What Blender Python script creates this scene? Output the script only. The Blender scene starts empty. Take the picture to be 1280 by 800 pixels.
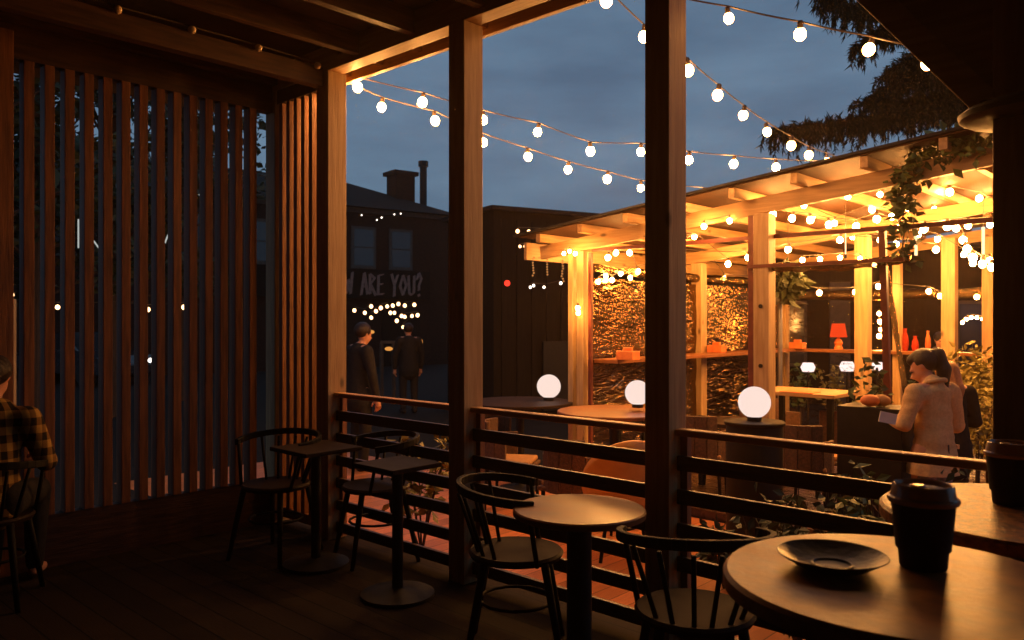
import bpy, bmesh, math, random
from mathutils import Vector, Matrix, noise
R = math.radians
random.seed(11)
scene = bpy.context.scene
C = scene.collection

# ------------------------------------------------------------------ camera, world, sun, exposure
EYE = 1.5            # eye height above the deck we stand on
GZ = -0.3            # the terrace and street lie one step below the deck
FL = 1000.0          # focal length in photo pixels (photo 1280 wide)
TH = R(43.0)
FW = Vector((-math.sin(TH), math.cos(TH), 0)); RT = Vector((math.cos(TH), math.sin(TH), 0))
cam_d = bpy.data.cameras.new('camera'); cam = bpy.data.objects.new('camera', cam_d); C.objects.link(cam)
cam.location = (0, 0, EYE); cam.rotation_euler = (R(90), 0, TH)
cam_d.sensor_width = 36; cam_d.lens = 36 * FL / 1280; cam_d.clip_start = .05; cam_d.clip_end = 3000
cam_d.dof.use_dof = True; cam_d.dof.focus_distance = 3.8; cam_d.dof.aperture_fstop = 6.5
scene.camera = cam

world = bpy.data.worlds.new('World'); scene.world = world; world.use_nodes = True
wn = world.node_tree; wn.nodes.clear()
sky = wn.nodes.new('ShaderNodeTexSky'); sky.sky_type = 'NISHITA'; sky.sun_disc = False
sky.sun_elevation = R(3); sky.sun_rotation = R(200); sky.air_density = 1.4; sky.dust_density = .6; sky.ozone_density = 4
bg = wn.nodes.new('ShaderNodeBackground'); wo = wn.nodes.new('ShaderNodeOutputWorld')
tc = wn.nodes.new('ShaderNodeTexCoord'); mp = wn.nodes.new('ShaderNodeMapping'); mp.inputs['Scale'].default_value = (1.2, 1.2, 4.5)
mp.inputs['Rotation'].default_value = (R(8), 0, R(20))
nz = wn.nodes.new('ShaderNodeTexNoise'); nz.inputs['Scale'].default_value = 3.1; nz.inputs['Detail'].default_value = 7; nz.inputs['Roughness'].default_value = .55
rp = wn.nodes.new('ShaderNodeValToRGB'); rp.color_ramp.elements[0].position = .34; rp.color_ramp.elements[1].position = .72
rp.color_ramp.elements[0].color = (.72, .73, .77, 1); rp.color_ramp.elements[1].color = (1.24, 1.22, 1.18, 1)
hs = wn.nodes.new('ShaderNodeHueSaturation'); hs.inputs['Saturation'].default_value = .62
mx = wn.nodes.new('ShaderNodeMix'); mx.data_type = 'RGBA'; mx.inputs[0].default_value = .8
mx.inputs[7].default_value = (1.0, 1.72, 2.65, 1)     # even overcast dusk blue
ml = wn.nodes.new('ShaderNodeMix'); ml.data_type = 'RGBA'; ml.blend_type = 'MULTIPLY'; ml.inputs[0].default_value = 1
L = wn.links.new
L(tc.outputs['Generated'], mp.inputs[0]); L(mp.outputs[0], nz.inputs['Vector']); L(nz.outputs[0], rp.inputs[0])
L(sky.outputs[0], hs.inputs['Color']); L(hs.outputs[0], mx.inputs[6]); L(mx.outputs[2], ml.inputs[6]); L(rp.outputs[0], ml.inputs[7])
L(ml.outputs[2], bg.inputs[0]); L(bg.outputs[0], wo.inputs[0])
bg.inputs[1].default_value = .125

sd = bpy.data.lights.new('dusk_sun', 'SUN'); sd.energy = .012; sd.angle = R(15); sd.color = (1, .85, .75)
so = bpy.data.objects.new('dusk_sun', sd); C.objects.link(so); so.rotation_euler = (R(80), 0, R(160))

scene.view_settings.view_transform = 'Standard'; scene.view_settings.look = 'None'
scene.view_settings.exposure = 0; scene.view_settings.gamma = 1; scene.view_settings.use_curve_mapping = False
cy = scene.cycles
cy.use_denoising = True
try: cy.denoiser = 'OPENIMAGEDENOISE'
except Exception: pass
cy.max_bounces = 6; cy.diffuse_bounces = 4; cy.glossy_bounces = 3; cy.transmission_bounces = 4; cy.transparent_max_bounces = 12
cy.sample_clamp_indirect = 4; cy.caustics_reflective = False; cy.caustics_refractive = False
cy.use_light_tree = True

BULB_OUT = 350.0      # radiance of the bulbs over the yard
BULB_NEAR = 80.0     # the two strings that start over our own deck edge are dimmer
BULB_IN = 430.0        # radiance of the bulbs inside the pavilion
GLOBE = 3.0

# ------------------------------------------------------------------ placing
def W(px, depth, z):
    """point seen at photo column px, at this depth in metres, at height z"""
    p = FW * depth + RT * ((px - 640) / FL * depth)
    return Vector((p.x, p.y, z))
def WP(px, py, depth):
    return W(px, depth, EYE - (py - 400) / FL * depth)

# ------------------------------------------------------------------ materials
def mat(name, base, rough=.6, spec=.4, metal=0, c2=None, scale=8, stretch=(1, 1, 1), bump=.15, detail=5, emit=None, estr=0, bscale=None, trans=0, coat=0):
    m = bpy.data.materials.new(name); m.use_nodes = True; nt = m.node_tree; b = nt.nodes['Principled BSDF']
    b.inputs['Base Color'].default_value = (*base, 1); b.inputs['Roughness'].default_value = rough
    b.inputs['Specular IOR Level'].default_value = spec; b.inputs['Metallic'].default_value = metal
    b.inputs['Coat Weight'].default_value = coat; b.inputs['Transmission Weight'].default_value = trans
    if emit: b.inputs['Emission Color'].default_value = (*emit, 1); b.inputs['Emission Strength'].default_value = estr
    t = nt.nodes.new('ShaderNodeTexCoord'); mp = nt.nodes.new('ShaderNodeMapping'); mp.inputs['Scale'].default_value = stretch
    n = nt.nodes.new('ShaderNodeTexNoise'); n.inputs['Scale'].default_value = scale; n.inputs['Detail'].default_value = detail
    nt.links.new(t.outputs['Object'], mp.inputs[0]); nt.links.new(mp.outputs[0], n.inputs['Vector'])
    if c2:
        r = nt.nodes.new('ShaderNodeValToRGB'); r.color_ramp.elements[0].position = .35; r.color_ramp.elements[1].position = .68
        r.color_ramp.elements[0].color = (*c2, 1); r.color_ramp.elements[1].color = (*base, 1)
        nt.links.new(n.outputs[0], r.inputs[0]); nt.links.new(r.outputs[0], b.inputs['Base Color'])
    mr = nt.nodes.new('ShaderNodeMapRange'); mr.inputs[3].default_value = max(.02, rough - .12); mr.inputs[4].default_value = min(1, rough + .12)
    nt.links.new(n.outputs[0], mr.inputs[0]); nt.links.new(mr.outputs[0], b.inputs['Roughness'])
    if bump:
        n2 = nt.nodes.new('ShaderNodeTexNoise'); n2.inputs['Scale'].default_value = bscale or scale * 3; n2.inputs['Detail'].default_value = 4
        nt.links.new(mp.outputs[0], n2.inputs['Vector'])
        bp = nt.nodes.new('ShaderNodeBump'); bp.inputs['Strength'].default_value = bump; bp.inputs['Distance'].default_value = .01
        nt.links.new(n2.outputs[0], bp.inputs['Height']); nt.links.new(bp.outputs[0], b.inputs['Normal'])
    return m
def emitter(name, col, s, edge=None):
    m = bpy.data.materials.new(name); m.use_nodes = True; nt = m.node_tree; nt.nodes.clear()
    e = nt.nodes.new('ShaderNodeEmission'); e.inputs[0].default_value = (*col, 1); e.inputs[1].default_value = s
    o = nt.nodes.new('ShaderNodeOutputMaterial'); nt.links.new(e.outputs[0], o.inputs[0])
    return m
def film(name, scale, stretch, clear=.8, rough=.06, dist=.05):
    """thin crinkled clear plastic: mostly see-through, with sharp broken reflections"""
    m = bpy.data.materials.new(name); m.use_nodes = True; nt = m.node_tree; nt.nodes.clear()
    o = nt.nodes.new('ShaderNodeOutputMaterial'); mixn = nt.nodes.new('ShaderNodeMixShader')
    tr = nt.nodes.new('ShaderNodeBsdfTransparent'); tr.inputs[0].default_value = (.95, .93, .9, 1)
    gl = nt.nodes.new('ShaderNodeBsdfGlossy'); gl.inputs[0].default_value = (.20, .13, .065, 1); gl.inputs['Roughness'].default_value = rough
    fr = nt.nodes.new('ShaderNodeFresnel'); fr.inputs[0].default_value = 1.6
    t = nt.nodes.new('ShaderNodeTexCoord'); mp = nt.nodes.new('ShaderNodeMapping'); mp.inputs['Scale'].default_value = stretch
    n = nt.nodes.new('ShaderNodeTexNoise'); n.inputs['Scale'].default_value = scale; n.inputs['Detail'].default_value = 3; n.inputs['Distortion'].default_value = .8
    bp = nt.nodes.new('ShaderNodeBump'); bp.inputs['Strength'].default_value = 1; bp.inputs['Distance'].default_value = dist
    lk = nt.links.new
    lk(t.outputs['Object'], mp.inputs[0]); lk(mp.outputs[0], n.inputs['Vector']); lk(n.outputs[0], bp.inputs['Height'])
    lk(bp.outputs[0], gl.inputs['Normal']); lk(bp.outputs[0], fr.inputs['Normal'])
    nm = nt.nodes.new('ShaderNodeTexNoise'); nm.inputs['Scale'].default_value = 1.7; nm.inputs['Detail'].default_value = 2; lk(t.outputs['Object'], nm.inputs['Vector'])
    mr = nt.nodes.new('ShaderNodeMapRange'); mr.inputs[1].default_value = .40; mr.inputs[2].default_value = .58; mr.inputs[3].default_value = .4; mr.inputs[4].default_value = 1; lk(nm.outputs[0], mr.inputs[0]); lk(mr.outputs[0], bp.inputs['Strength'])
    ad = nt.nodes.new('ShaderNodeMath'); ad.operation = 'ADD'; ad.inputs[1].default_value = 1 - clear - .08; ad.use_clamp = True
    lk(fr.outputs[0], ad.inputs[0]); lk(ad.outputs[0], mixn.inputs[0]); lk(tr.outputs[0], mixn.inputs[1]); lk(gl.outputs[0], mixn.inputs[2])
    lk(mixn.outputs[0], o.inputs[0])
    return m
def plank_mat(name, base, c2, axis, width, rough=.5, spec=.4, gap=.06, coat=0):
    """boards laid side by side along one axis, with joints and grain"""
    m = mat(name, base, rough, spec, c2=c2, scale=5, stretch=(1, 12, 1) if axis == 'x' else (12, 1, 1) , bump=.25, coat=coat)
    if axis == 'x': m.node_tree.nodes['Mapping'].inputs['Scale'].default_value = (1, 14, 1)
    nt = m.node_tree; b = nt.nodes['Principled BSDF']
    t = nt.nodes['Texture Coordinate']; sp = nt.nodes.new('ShaderNodeSeparateXYZ'); nt.links.new(t.outputs['Object'], sp.inputs[0])
    d = nt.nodes.new('ShaderNodeMath'); d.operation = 'DIVIDE'; d.inputs[1].default_value = width
    nt.links.new(sp.outputs[1 if axis == 'x' else 0], d.inputs[0])
    f = nt.nodes.new('ShaderNodeMath'); f.operation = 'FRACT'; nt.links.new(d.outputs[0], f.inputs[0])
    g = nt.nodes.new('ShaderNodeMath'); g.operation = 'GREATER_THAN'; g.inputs[1].default_value = gap; nt.links.new(f.outputs[0], g.inputs[0])
    fl = nt.nodes.new('ShaderNodeMath'); fl.operation = 'FLOOR'; nt.links.new(d.outputs[0], fl.inputs[0])
    wn_ = nt.nodes.new('ShaderNodeTexWhiteNoise'); wn_.noise_dimensions = '1D'; nt.links.new(fl.outputs[0], wn_.inputs['W'])
    mr = nt.nodes.new('ShaderNodeMapRange'); mr.inputs[3].default_value = .65; mr.inputs[4].default_value = 1.15; nt.links.new(wn_.outputs[0], mr.inputs[0])
    mu = nt.nodes.new('ShaderNodeMath'); mu.operation = 'MULTIPLY'; nt.links.new(g.outputs[0], mu.inputs[0]); nt.links.new(mr.outputs[0], mu.inputs[1])
    mxx = nt.nodes.new('ShaderNodeMix'); mxx.data_type = 'RGBA'; mxx.blend_type = 'MULTIPLY'; mxx.inputs[0].default_value = 1
    src = b.inputs['Base Color'].links[0].from_socket
    nt.links.new(src, mxx.inputs[6]); nt.links.new(mu.outputs[0], mxx.inputs[7]); nt.links.new(mxx.outputs[2], b.inputs['Base Color'])
    return m

M = {}
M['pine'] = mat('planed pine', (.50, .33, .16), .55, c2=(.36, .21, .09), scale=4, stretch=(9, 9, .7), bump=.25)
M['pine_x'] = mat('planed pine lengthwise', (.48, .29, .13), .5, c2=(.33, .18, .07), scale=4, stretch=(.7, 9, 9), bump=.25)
M['pine_y'] = mat('planed pine crosswise', (.48, .29, .13), .5, c2=(.33, .18, .07), scale=4, stretch=(9, .7, 9), bump=.25)
M['cedar'] = mat('red stained slat wood', (.34, .125, .042), .55, c2=(.17, .062, .024), scale=5, stretch=(9, 9, .7), bump=.3)
M['dark_x'] = mat('dark stained wood', (.10, .048, .025), .42, c2=(.055, .027, .015), scale=5, stretch=(.8, 9, 9), bump=.3)
M['dark_y'] = mat('dark stained joist wood', (.10, .040, .020), .5, c2=(.05, .021, .012), scale=5, stretch=(9, .8, 9), bump=.3)
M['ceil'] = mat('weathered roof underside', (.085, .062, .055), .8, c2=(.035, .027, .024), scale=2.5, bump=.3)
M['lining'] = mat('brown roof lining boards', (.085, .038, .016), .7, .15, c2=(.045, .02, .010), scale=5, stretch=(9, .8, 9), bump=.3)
M['rail'] = mat('varnished rail wood', (.62, .33, .12), .5, c2=(.50, .25, .09), scale=5, stretch=(.8, 9, 9), bump=.15)
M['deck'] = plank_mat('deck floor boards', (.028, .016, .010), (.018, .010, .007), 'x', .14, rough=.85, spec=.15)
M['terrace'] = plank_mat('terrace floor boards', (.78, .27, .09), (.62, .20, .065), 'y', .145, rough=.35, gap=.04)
M['pavfloor'] = plank_mat('pavilion floor boards', (.12, .06, .035), (.07, .035, .02), 'x', .12, rough=.28)
M['asphalt'] = mat('street asphalt', (.026, .024, .023), .95, .08, c2=(.018, .017, .016), scale=3, bump=.5, bscale=90)
M['table'] = mat('worn brown laminate', (.62, .24, .055), .40, .3, c2=(.27, .10, .03), scale=13, bump=.07, bscale=90)
M['table2'] = mat('speckled brown laminate', (.60, .24, .06), .42, .3, c2=(.22, .09, .03), scale=60, bump=.3, bscale=160)
M['table3'] = mat('smooth brown tabletop', (.30, .11, .035), .38, .3, c2=(.20, .075, .025), scale=7, bump=.05)
M['seatdark'] = mat('dark polished seat wood', (.022, .012, .008), .6, .12, c2=(.02, .010, .006), scale=7, bump=.05)
M['black'] = mat('black painted metal', (.018, .014, .012), .5, .25, c2=(.012, .010, .009), scale=20, bump=.1)
M['chairwood'] = mat('dark bentwood', (.010, .007, .005), .6, .12, c2=(.006, .005, .004), scale=7, stretch=(1, 1, .4), bump=.1)
M['redsteel'] = mat('oxide red steel', (.16, .035, .018), .45, c2=(.10, .022, .012), scale=14, bump=.2)
M['cup'] = mat('matte black paper', (.018, .014, .012), .65, .25, c2=(.013, .010, .009), scale=40, bump=.1)
M['lid'] = mat('smoky clear lid plastic', (.62, .40, .26), .18, .6, c2=(.54, .34, .22), scale=20, bump=.05, trans=.05)
M['saucer'] = mat('dark stoneware', (.06, .035, .022), .38, .3, c2=(.04, .028, .022), scale=28, bump=.15)
M['cable'] = mat('light bulb cable', (.10, .075, .055), .6, scale=30, bump=0)
M['socket'] = mat('bulb socket', (.045, .03, .022), .5, scale=30, bump=0)
M['opal'] = mat('unlit opal glass', (.75, .55, .35), .2, scale=20, bump=0)
M['brick'] = None
M['render_dark'] = mat('dark corrugated cladding', (.020, .015, .012), .95, .1, c2=(.012, .009, .008), scale=6, stretch=(6, 6, .4), bump=.4)
M['slate'] = mat('slate roof', (.035, .03, .028), .95, .1, c2=(.02, .018, .017), scale=14, bump=.5)
M['paleframe'] = mat('pale window frame', (.11, .09, .075), .8, .2, c2=(.08, .065, .055), scale=9, bump=.1)
M['glass'] = mat('dark window glass', (.03, .032, .036), .08, .8, scale=3, bump=.03)
M['letter'] = mat('faded pink sign paint', (.50, .27, .21), .8, .1, c2=(.36, .19, .15), scale=12, bump=.1)
M['fabric'] = mat('beige wool blazer', (.72, .47, .23), .95, .05, c2=(.60, .38, .18), scale=60, bump=.35, bscale=240)
M['jeans'] = mat('pale denim', (.22, .24, .30), .85, .1, c2=(.16, .175, .22), scale=40, bump=.2)
M['skin'] = mat('skin', (.62, .30, .19), .5, .4, c2=(.55, .25, .15), scale=14, bump=.06)
M['hair'] = mat('dark brown hair', (.035, .017, .010), .42, .4, c2=(.018, .009, .006), scale=22, stretch=(5, 5, .6), bump=.6)
M['blond'] = mat('fair hair', (.48, .24, .09), .42, .4, c2=(.32, .15, .05), scale=22, stretch=(5, 5, .6), bump=.6)
M['darkcloth'] = mat('dark cloth', (.03, .026, .026), .9, .1, c2=(.02, .018, .018), scale=30, bump=.2)
M['greycloth'] = mat('grey cloth', (.14, .12, .11), .9, .1, c2=(.10, .085, .08), scale=30, bump=.2)
M['redcloth'] = mat('red cloth', (.42, .04, .02), .9, .1, c2=(.3, .03, .015), scale=30, bump=.2)
M['needle'] = mat('spruce needles', (.022, .026, .013), .9, .1, c2=(.012, .015, .008), scale=3, bump=0)
M['leaf'] = mat('green leaves', (.09, .13, .03), .5, c2=(.05, .075, .018), scale=5, bump=0)
M['yleaf'] = mat('yellow green leaves', (.30, .24, .06), .5, c2=(.14, .12, .03), scale=5, bump=0)
M['dleaf'] = mat('dark leaves', (.045, .06, .02), .55, c2=(.025, .035, .013), scale=5, bump=0)
M['bark'] = mat('bark', (.08, .055, .04), .9, c2=(.045, .03, .022), scale=9, stretch=(4, 4, .6), bump=.8)
M['wicker'] = mat('brown woven wicker', (.13, .06, .03), .6, c2=(.06, .028, .015), scale=45, bump=.8, bscale=120)
M['cushion'] = mat('tan seat cushion', (.42, .22, .09), .8, c2=(.34, .17, .07), scale=25, bump=.3)
M['orangeshell'] = mat('orange moulded shell', (.85, .40, .10), .35, c2=(.78, .34, .08), scale=12, bump=.05)
M['orangebox'] = mat('orange napkin box', (.70, .20, .05), .6, c2=(.55, .14, .035), scale=12, bump=.1)
M['white'] = mat('white card', (.75, .70, .66), .7, c2=(.66, .6, .56), scale=9, bump=.05)
M['carpaint'] = mat('dark car paint', (.03, .032, .04), .25, .6, c2=(.025, .027, .032), scale=6, bump=0, coat=.6)
M['rubber'] = mat('tyre rubber', (.02, .02, .02), .85, scale=20, bump=.2)
M['chrome'] = mat('dull steel', (.4, .38, .36), .35, metal=1, scale=20, bump=.05)
M['bulb_out'] = emitter('lit yard bulb', (1, .42, .10), BULB_OUT)
M['bulb_near'] = emitter('lit dimmer bulb', (1, .42, .10), BULB_NEAR)
M['bulb_in'] = emitter('lit pavilion bulb', (1, .415, .095), BULB_IN)
M['bulb_far'] = emitter('lit far bulb', (1, .55, .25), 6)
M['bulb_farw'] = emitter('lit far white bulb', (1, .85, .7), 5)
M['globe'] = emitter('lit opal globe', (1, .76, .66), 1.0)
M['whitelamp'] = emitter('lit white lamp', (1, .78, .72), 1.6)
M['redlamp'] = emitter('lit red shade', (1, .06, .01), .9)
M['redspot'] = emitter('small red light', (1, .04, .02), 2)
M['tube'] = emitter('white light tube', (.8, .85, .8), .55)
M['tubewarm'] = emitter('warm light tube', (1, .62, .3), 2.2)
M['winlit'] = emitter('lit window', (1, .4, .1), .10)
M['headlight'] = emitter('car headlight', (1, .9, .8), 5)
M['film'] = film('crinkled clear film', 7, (1, .7, 2.6), .90, .015, .05)
M['filmroll'] = film('rolled clear film', 14, (1, 3, 4), .35, .25, .03)

def add_knots(m, stretch):
    nt = m.node_tree; b = nt.nodes['Principled BSDF']; mp = nt.nodes.new('ShaderNodeMapping'); mp.inputs['Scale'].default_value = stretch
    v = nt.nodes.new('ShaderNodeTexVoronoi'); v.inputs['Scale'].default_value = 2.2; mr = nt.nodes.new('ShaderNodeMapRange'); mr.inputs[1].default_value = .03; mr.inputs[2].default_value = .13; mr.inputs[3].default_value = .3
    mr.interpolation_type = 'SMOOTHSTEP'; x = nt.nodes.new('ShaderNodeMix'); x.data_type = 'RGBA'; x.blend_type = 'MULTIPLY'; x.inputs[0].default_value = 1
    lk = nt.links.new; src = b.inputs['Base Color'].links[0].from_socket; lk(nt.nodes['Texture Coordinate'].outputs['Object'], mp.inputs[0]); lk(mp.outputs[0], v.inputs['Vector']); lk(v.outputs['Distance'], mr.inputs[0])
    lk(src, x.inputs[6]); lk(mr.outputs[0], x.inputs[7]); lk(x.outputs[2], b.inputs['Base Color'])
add_knots(M['pine'], (2.2, 2.2, 1)); add_knots(M['pine_x'], (1, 2.2, 2.2)); add_knots(M['pine_y'], (2.2, 1, 2.2))
# brick
def brick_mat():
    m = mat('dark red brick', (.12, .055, .04), .98, .08, c2=(.08, .038, .028), scale=6, bump=.3)
    nt = m.node_tree; b = nt.nodes['Principled BSDF']
    br = nt.nodes.new('ShaderNodeTexBrick'); br.inputs['Scale'].default_value = 5
    br.inputs['Color1'].default_value = (.05, .022, .016, 1); br.inputs['Color2'].default_value = (.032, .015, .011, 1); br.inputs['Mortar'].default_value = (.045, .035, .03, 1)
    br.inputs['Mortar Size'].default_value = .012
    mp_ = nt.nodes.new('ShaderNodeMapping'); mp_.inputs['Rotation'].default_value = (R(90), 0, 0)
    nt.links.new(nt.nodes['Texture Coordinate'].outputs['Object'], mp_.inputs[0]); nt.links.new(mp_.outputs[0], br.inputs['Vector'])
    nt.links.new(br.outputs[0], b.inputs['Base Color'])
    return m
M['brick'] = brick_mat()
def plaid_mat():
    m = mat('yellow black checked cotton', (.5, .3, .08), .9, .1, scale=30, bump=.2)
    nt = m.node_tree; b = nt.nodes['Principled BSDF']; t = nt.nodes['Texture Coordinate']
    sp = nt.nodes.new('ShaderNodeSeparateXYZ'); nt.links.new(t.outputs['Object'], sp.inputs[0])
    def band(sock, w):
        d = nt.nodes.new('ShaderNodeMath'); d.operation = 'DIVIDE'; d.inputs[1].default_value = w; nt.links.new(sock, d.inputs[0])
        f = nt.nodes.new('ShaderNodeMath'); f.operation = 'FRACT'; nt.links.new(d.outputs[0], f.inputs[0])
        g = nt.nodes.new('ShaderNodeMath'); g.operation = 'LESS_THAN'; g.inputs[1].default_value = .5; nt.links.new(f.outputs[0], g.inputs[0]); return g
    a = nt.nodes.new('ShaderNodeMath'); a.operation = 'ADD'; nt.links.new(sp.outputs[0], a.inputs[0]); nt.links.new(sp.outputs[1], a.inputs[1])
    g1 = band(a.outputs[0], .085); g2 = band(sp.outputs[2], .085)
    s = nt.nodes.new('ShaderNodeMath'); s.operation = 'ADD'; nt.links.new(g1.outputs[0], s.inputs[0]); nt.links.new(g2.outputs[0], s.inputs[1])
    h = nt.nodes.new('ShaderNodeMath'); h.operation = 'MULTIPLY'; h.inputs[1].default_value = .5; nt.links.new(s.outputs[0], h.inputs[0])
    r = nt.nodes.new('ShaderNodeValToRGB'); r.color_ramp.interpolation = 'CONSTANT'
    r.color_ramp.elements[0].color = (.36, .21, .055, 1); r.color_ramp.elements[1].position = .3; r.color_ramp.elements[1].color = (.17, .09, .03, 1)
    e = r.color_ramp.elements.new(.8); e.color = (.02, .015, .012, 1)
    nt.links.new(h.outputs[0], r.inputs[0]); nt.links.new(r.outputs[0], b.inputs['Base Color'])
    return m
M['plaid'] = plaid_mat()

# ------------------------------------------------------------------ mesh helpers
def wloc(o):
    v = Vector((0, 0, 0))
    while o is not None: v += o.location; o = o.parent
    return v
class MB:
    def __init__(self): self.bm = bmesh.new()
    def box(self, lo, hi):
        lo = Vector(lo); hi = Vector(hi); c = (lo + hi) / 2; s = hi - lo
        bmesh.ops.create_cube(self.bm, size=1, matrix=Matrix.Translation(c) @ Matrix.Diagonal((s.x, s.y, s.z, 1))); return self
    def bar(self, a, b, w, h, up=(0, 0, 1)):
        """rectangular bar from a to b: w wide sideways, h along up"""
        a = Vector(a); b = Vector(b); d = b - a; y = d.normalized(); x = y.cross(Vector(up)).normalized(); z = x.cross(y)
        m = Matrix((x, y, z)).transposed().to_4x4()
        bmesh.ops.create_cube(self.bm, size=1, matrix=Matrix.Translation((a + b) / 2) @ m @ Matrix.Diagonal((w, d.length, h, 1))); return self
    def tube(self, pts, r, n=8, cap=True):
        pts = [Vector(p) for p in pts]; rr = r if isinstance(r, (list, tuple)) else [r] * len(pts); rings = []
        ref = Vector((0, 0, 1))
        for i, p in enumerate(pts):
            d = (pts[min(i + 1, len(pts) - 1)] - pts[max(i - 1, 0)])
            d = d.normalized() if d.length > 1e-9 else Vector((0, 0, 1))
            if abs(d.dot(ref)) > .95: ref = Vector((1, 0, 0)) if abs(d.x) < .9 else Vector((0, 1, 0))
            x = d.cross(ref).normalized(); y = d.cross(x)
            rings.append([self.bm.verts.new(p + (x * math.cos(t) + y * math.sin(t)) * rr[i]) for t in [2 * math.pi * k / n for k in range(n)]])
        for a, b in zip(rings, rings[1:]):
            for k in range(n): self.bm.faces.new((a[k], a[(k + 1) % n], b[(k + 1) % n], b[k]))
        if cap:
            for r_ in (rings[0], rings[-1]):
                try: self.bm.faces.new(r_)
                except ValueError: pass
        return self
    def lathe(self, prof, c=(0, 0, 0), n=32):
        c = Vector(c); rings = []
        for (r, z) in prof:
            rings.append([self.bm.verts.new(c + Vector((r * math.cos(t), r * math.sin(t), z))) for t in [2 * math.pi * k / n for k in range(n)]] if r > 1e-6 else [self.bm.verts.new(c + Vector((0, 0, z)))])
        for a, b in zip(rings, rings[1:]):
            for k in range(n):
                k2 = (k + 1) % n
                if len(a) == 1 and len(b) == 1: continue
                if len(a) == 1: self.bm.faces.new((a[0], b[k], b[k2]))
                elif len(b) == 1: self.bm.faces.new((a[k], a[k2], b[0]))
                else: self.bm.faces.new((a[k], a[k2], b[k2], b[k]))
        return self
    def ball(self, c, r, n=12, sq=(1, 1, 1)):
        bmesh.ops.create_uvsphere(self.bm, u_segments=n, v_segments=max(6, n // 2 + 2), radius=r, matrix=Matrix.Translation(c) @ Matrix.Diagonal((*sq, 1))); return self
    def prism(self, pts, ax, lo, hi):
        """extrude a 2-d outline along axis ax (0,1,2) from lo to hi"""
        def P(u, v, w): l = [0, 0, 0]; o = [i for i in range(3) if i != ax]; l[o[0]] = u; l[o[1]] = v; l[ax] = w; return Vector(l)
        a = [self.bm.verts.new(P(u, v, lo)) for u, v in pts]; b = [self.bm.verts.new(P(u, v, hi)) for u, v in pts]; n = len(pts)
        self.bm.faces.new(a); self.bm.faces.new(b)
        for i in range(n): self.bm.faces.new((a[i], a[(i + 1) % n], b[(i + 1) % n], b[i]))
        return self
    def quad(self, a, b, c, d): self.bm.faces.new([self.bm.verts.new(Vector(p)) for p in (a, b, c, d)]); return self
    def xf(self, m): bmesh.ops.transform(self.bm, matrix=m, verts=self.bm.verts); return self
    def build(self, name, m, parent=None, smooth=False, bevel=0):
        bmesh.ops.recalc_face_normals(self.bm, faces=self.bm.faces)
        if bevel:
            es = [e for e in self.bm.edges if len(e.link_faces) == 2 and e.calc_face_angle(0) > .8]
            bmesh.ops.bevel(self.bm, geom=es, offset=bevel, segments=2, affect='EDGES', profile=.5)
        if parent is not None: bmesh.ops.translate(self.bm, verts=self.bm.verts, vec=-wloc(parent))
        me = bpy.data.meshes.new(name); self.bm.to_mesh(me); self.bm.free()
        if smooth: me.shade_smooth()
        if smooth == 'auto':
            try: me.set_sharp_from_angle(angle=R(35))
            except Exception: pass
        me.materials.append(m)
        o = bpy.data.objects.new(name, me); C.objects.link(o)
        if parent is not None: o.parent = parent
        return o
def tag(o, label=None, cat=None, group=None, kind=None):
    if label: o['label'] = label
    if cat: o['category'] = cat
    if group: o['group'] = group
    if kind: o['kind'] = kind
    return o
def empty(name, loc, label, cat, group=None):
    o = bpy.data.objects.new(name, None); C.objects.link(o); o.location = loc; o.empty_display_size = .1
    return tag(o, label, cat, group)
def struct(o): o['kind'] = 'structure'; return o
def copy_tree(o, parent=None):
    c = o.copy(); C.objects.link(c); c.parent = parent
    for ch in o.children: copy_tree(ch, c)
    return c
def place(o, loc, rz, label, group=None):
    o.location = loc; o.rotation_euler = (0, 0, rz); o['label'] = label
    if group: o['group'] = group
    return o

# ------------------------------------------------------------------ ground
struct(MB().box((-150, -60, GZ - .3), (120, 200, GZ)).build('ground', M['asphalt']))
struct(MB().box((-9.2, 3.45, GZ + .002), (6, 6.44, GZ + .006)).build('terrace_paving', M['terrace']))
struct(MB().box((-6, 6.48, GZ), (1.6, 12, GZ + .08)).build('pavilion_floor', M['pavfloor']))
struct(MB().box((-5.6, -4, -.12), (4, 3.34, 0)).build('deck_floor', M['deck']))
struct(MB().box((-5.58, 3.3, GZ), (4, 3.36, -.003)).build('deck_edge', M['dark_x']))

# ------------------------------------------------------------------ our shelter
FY = 3.2; EZ = 3.2
PX = {'A': -4.69, 'B': -3.35, 'C': -2.01, 'D': -.60}
sh = empty('timber_shelter', (-2.6, 0, 0), 'dark timber shelter whose posts and roof beam frame the view', 'shelter')
for k, x in PX.items():
    MB().box((x - .065, FY - .075, 0), (x + .065, FY + .075, EZ)).build('post', M['pine'], sh, bevel=.004)
MB().box((-5.455, FY - .065, 0), (-5.325, FY + .065, EZ)).build('post', M['pine'], sh, bevel=.004)
MB().box((-5.50, 1.30, 0), (-5.34, 1.44, EZ)).build('post', M['cedar'], sh, bevel=.004)
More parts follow.
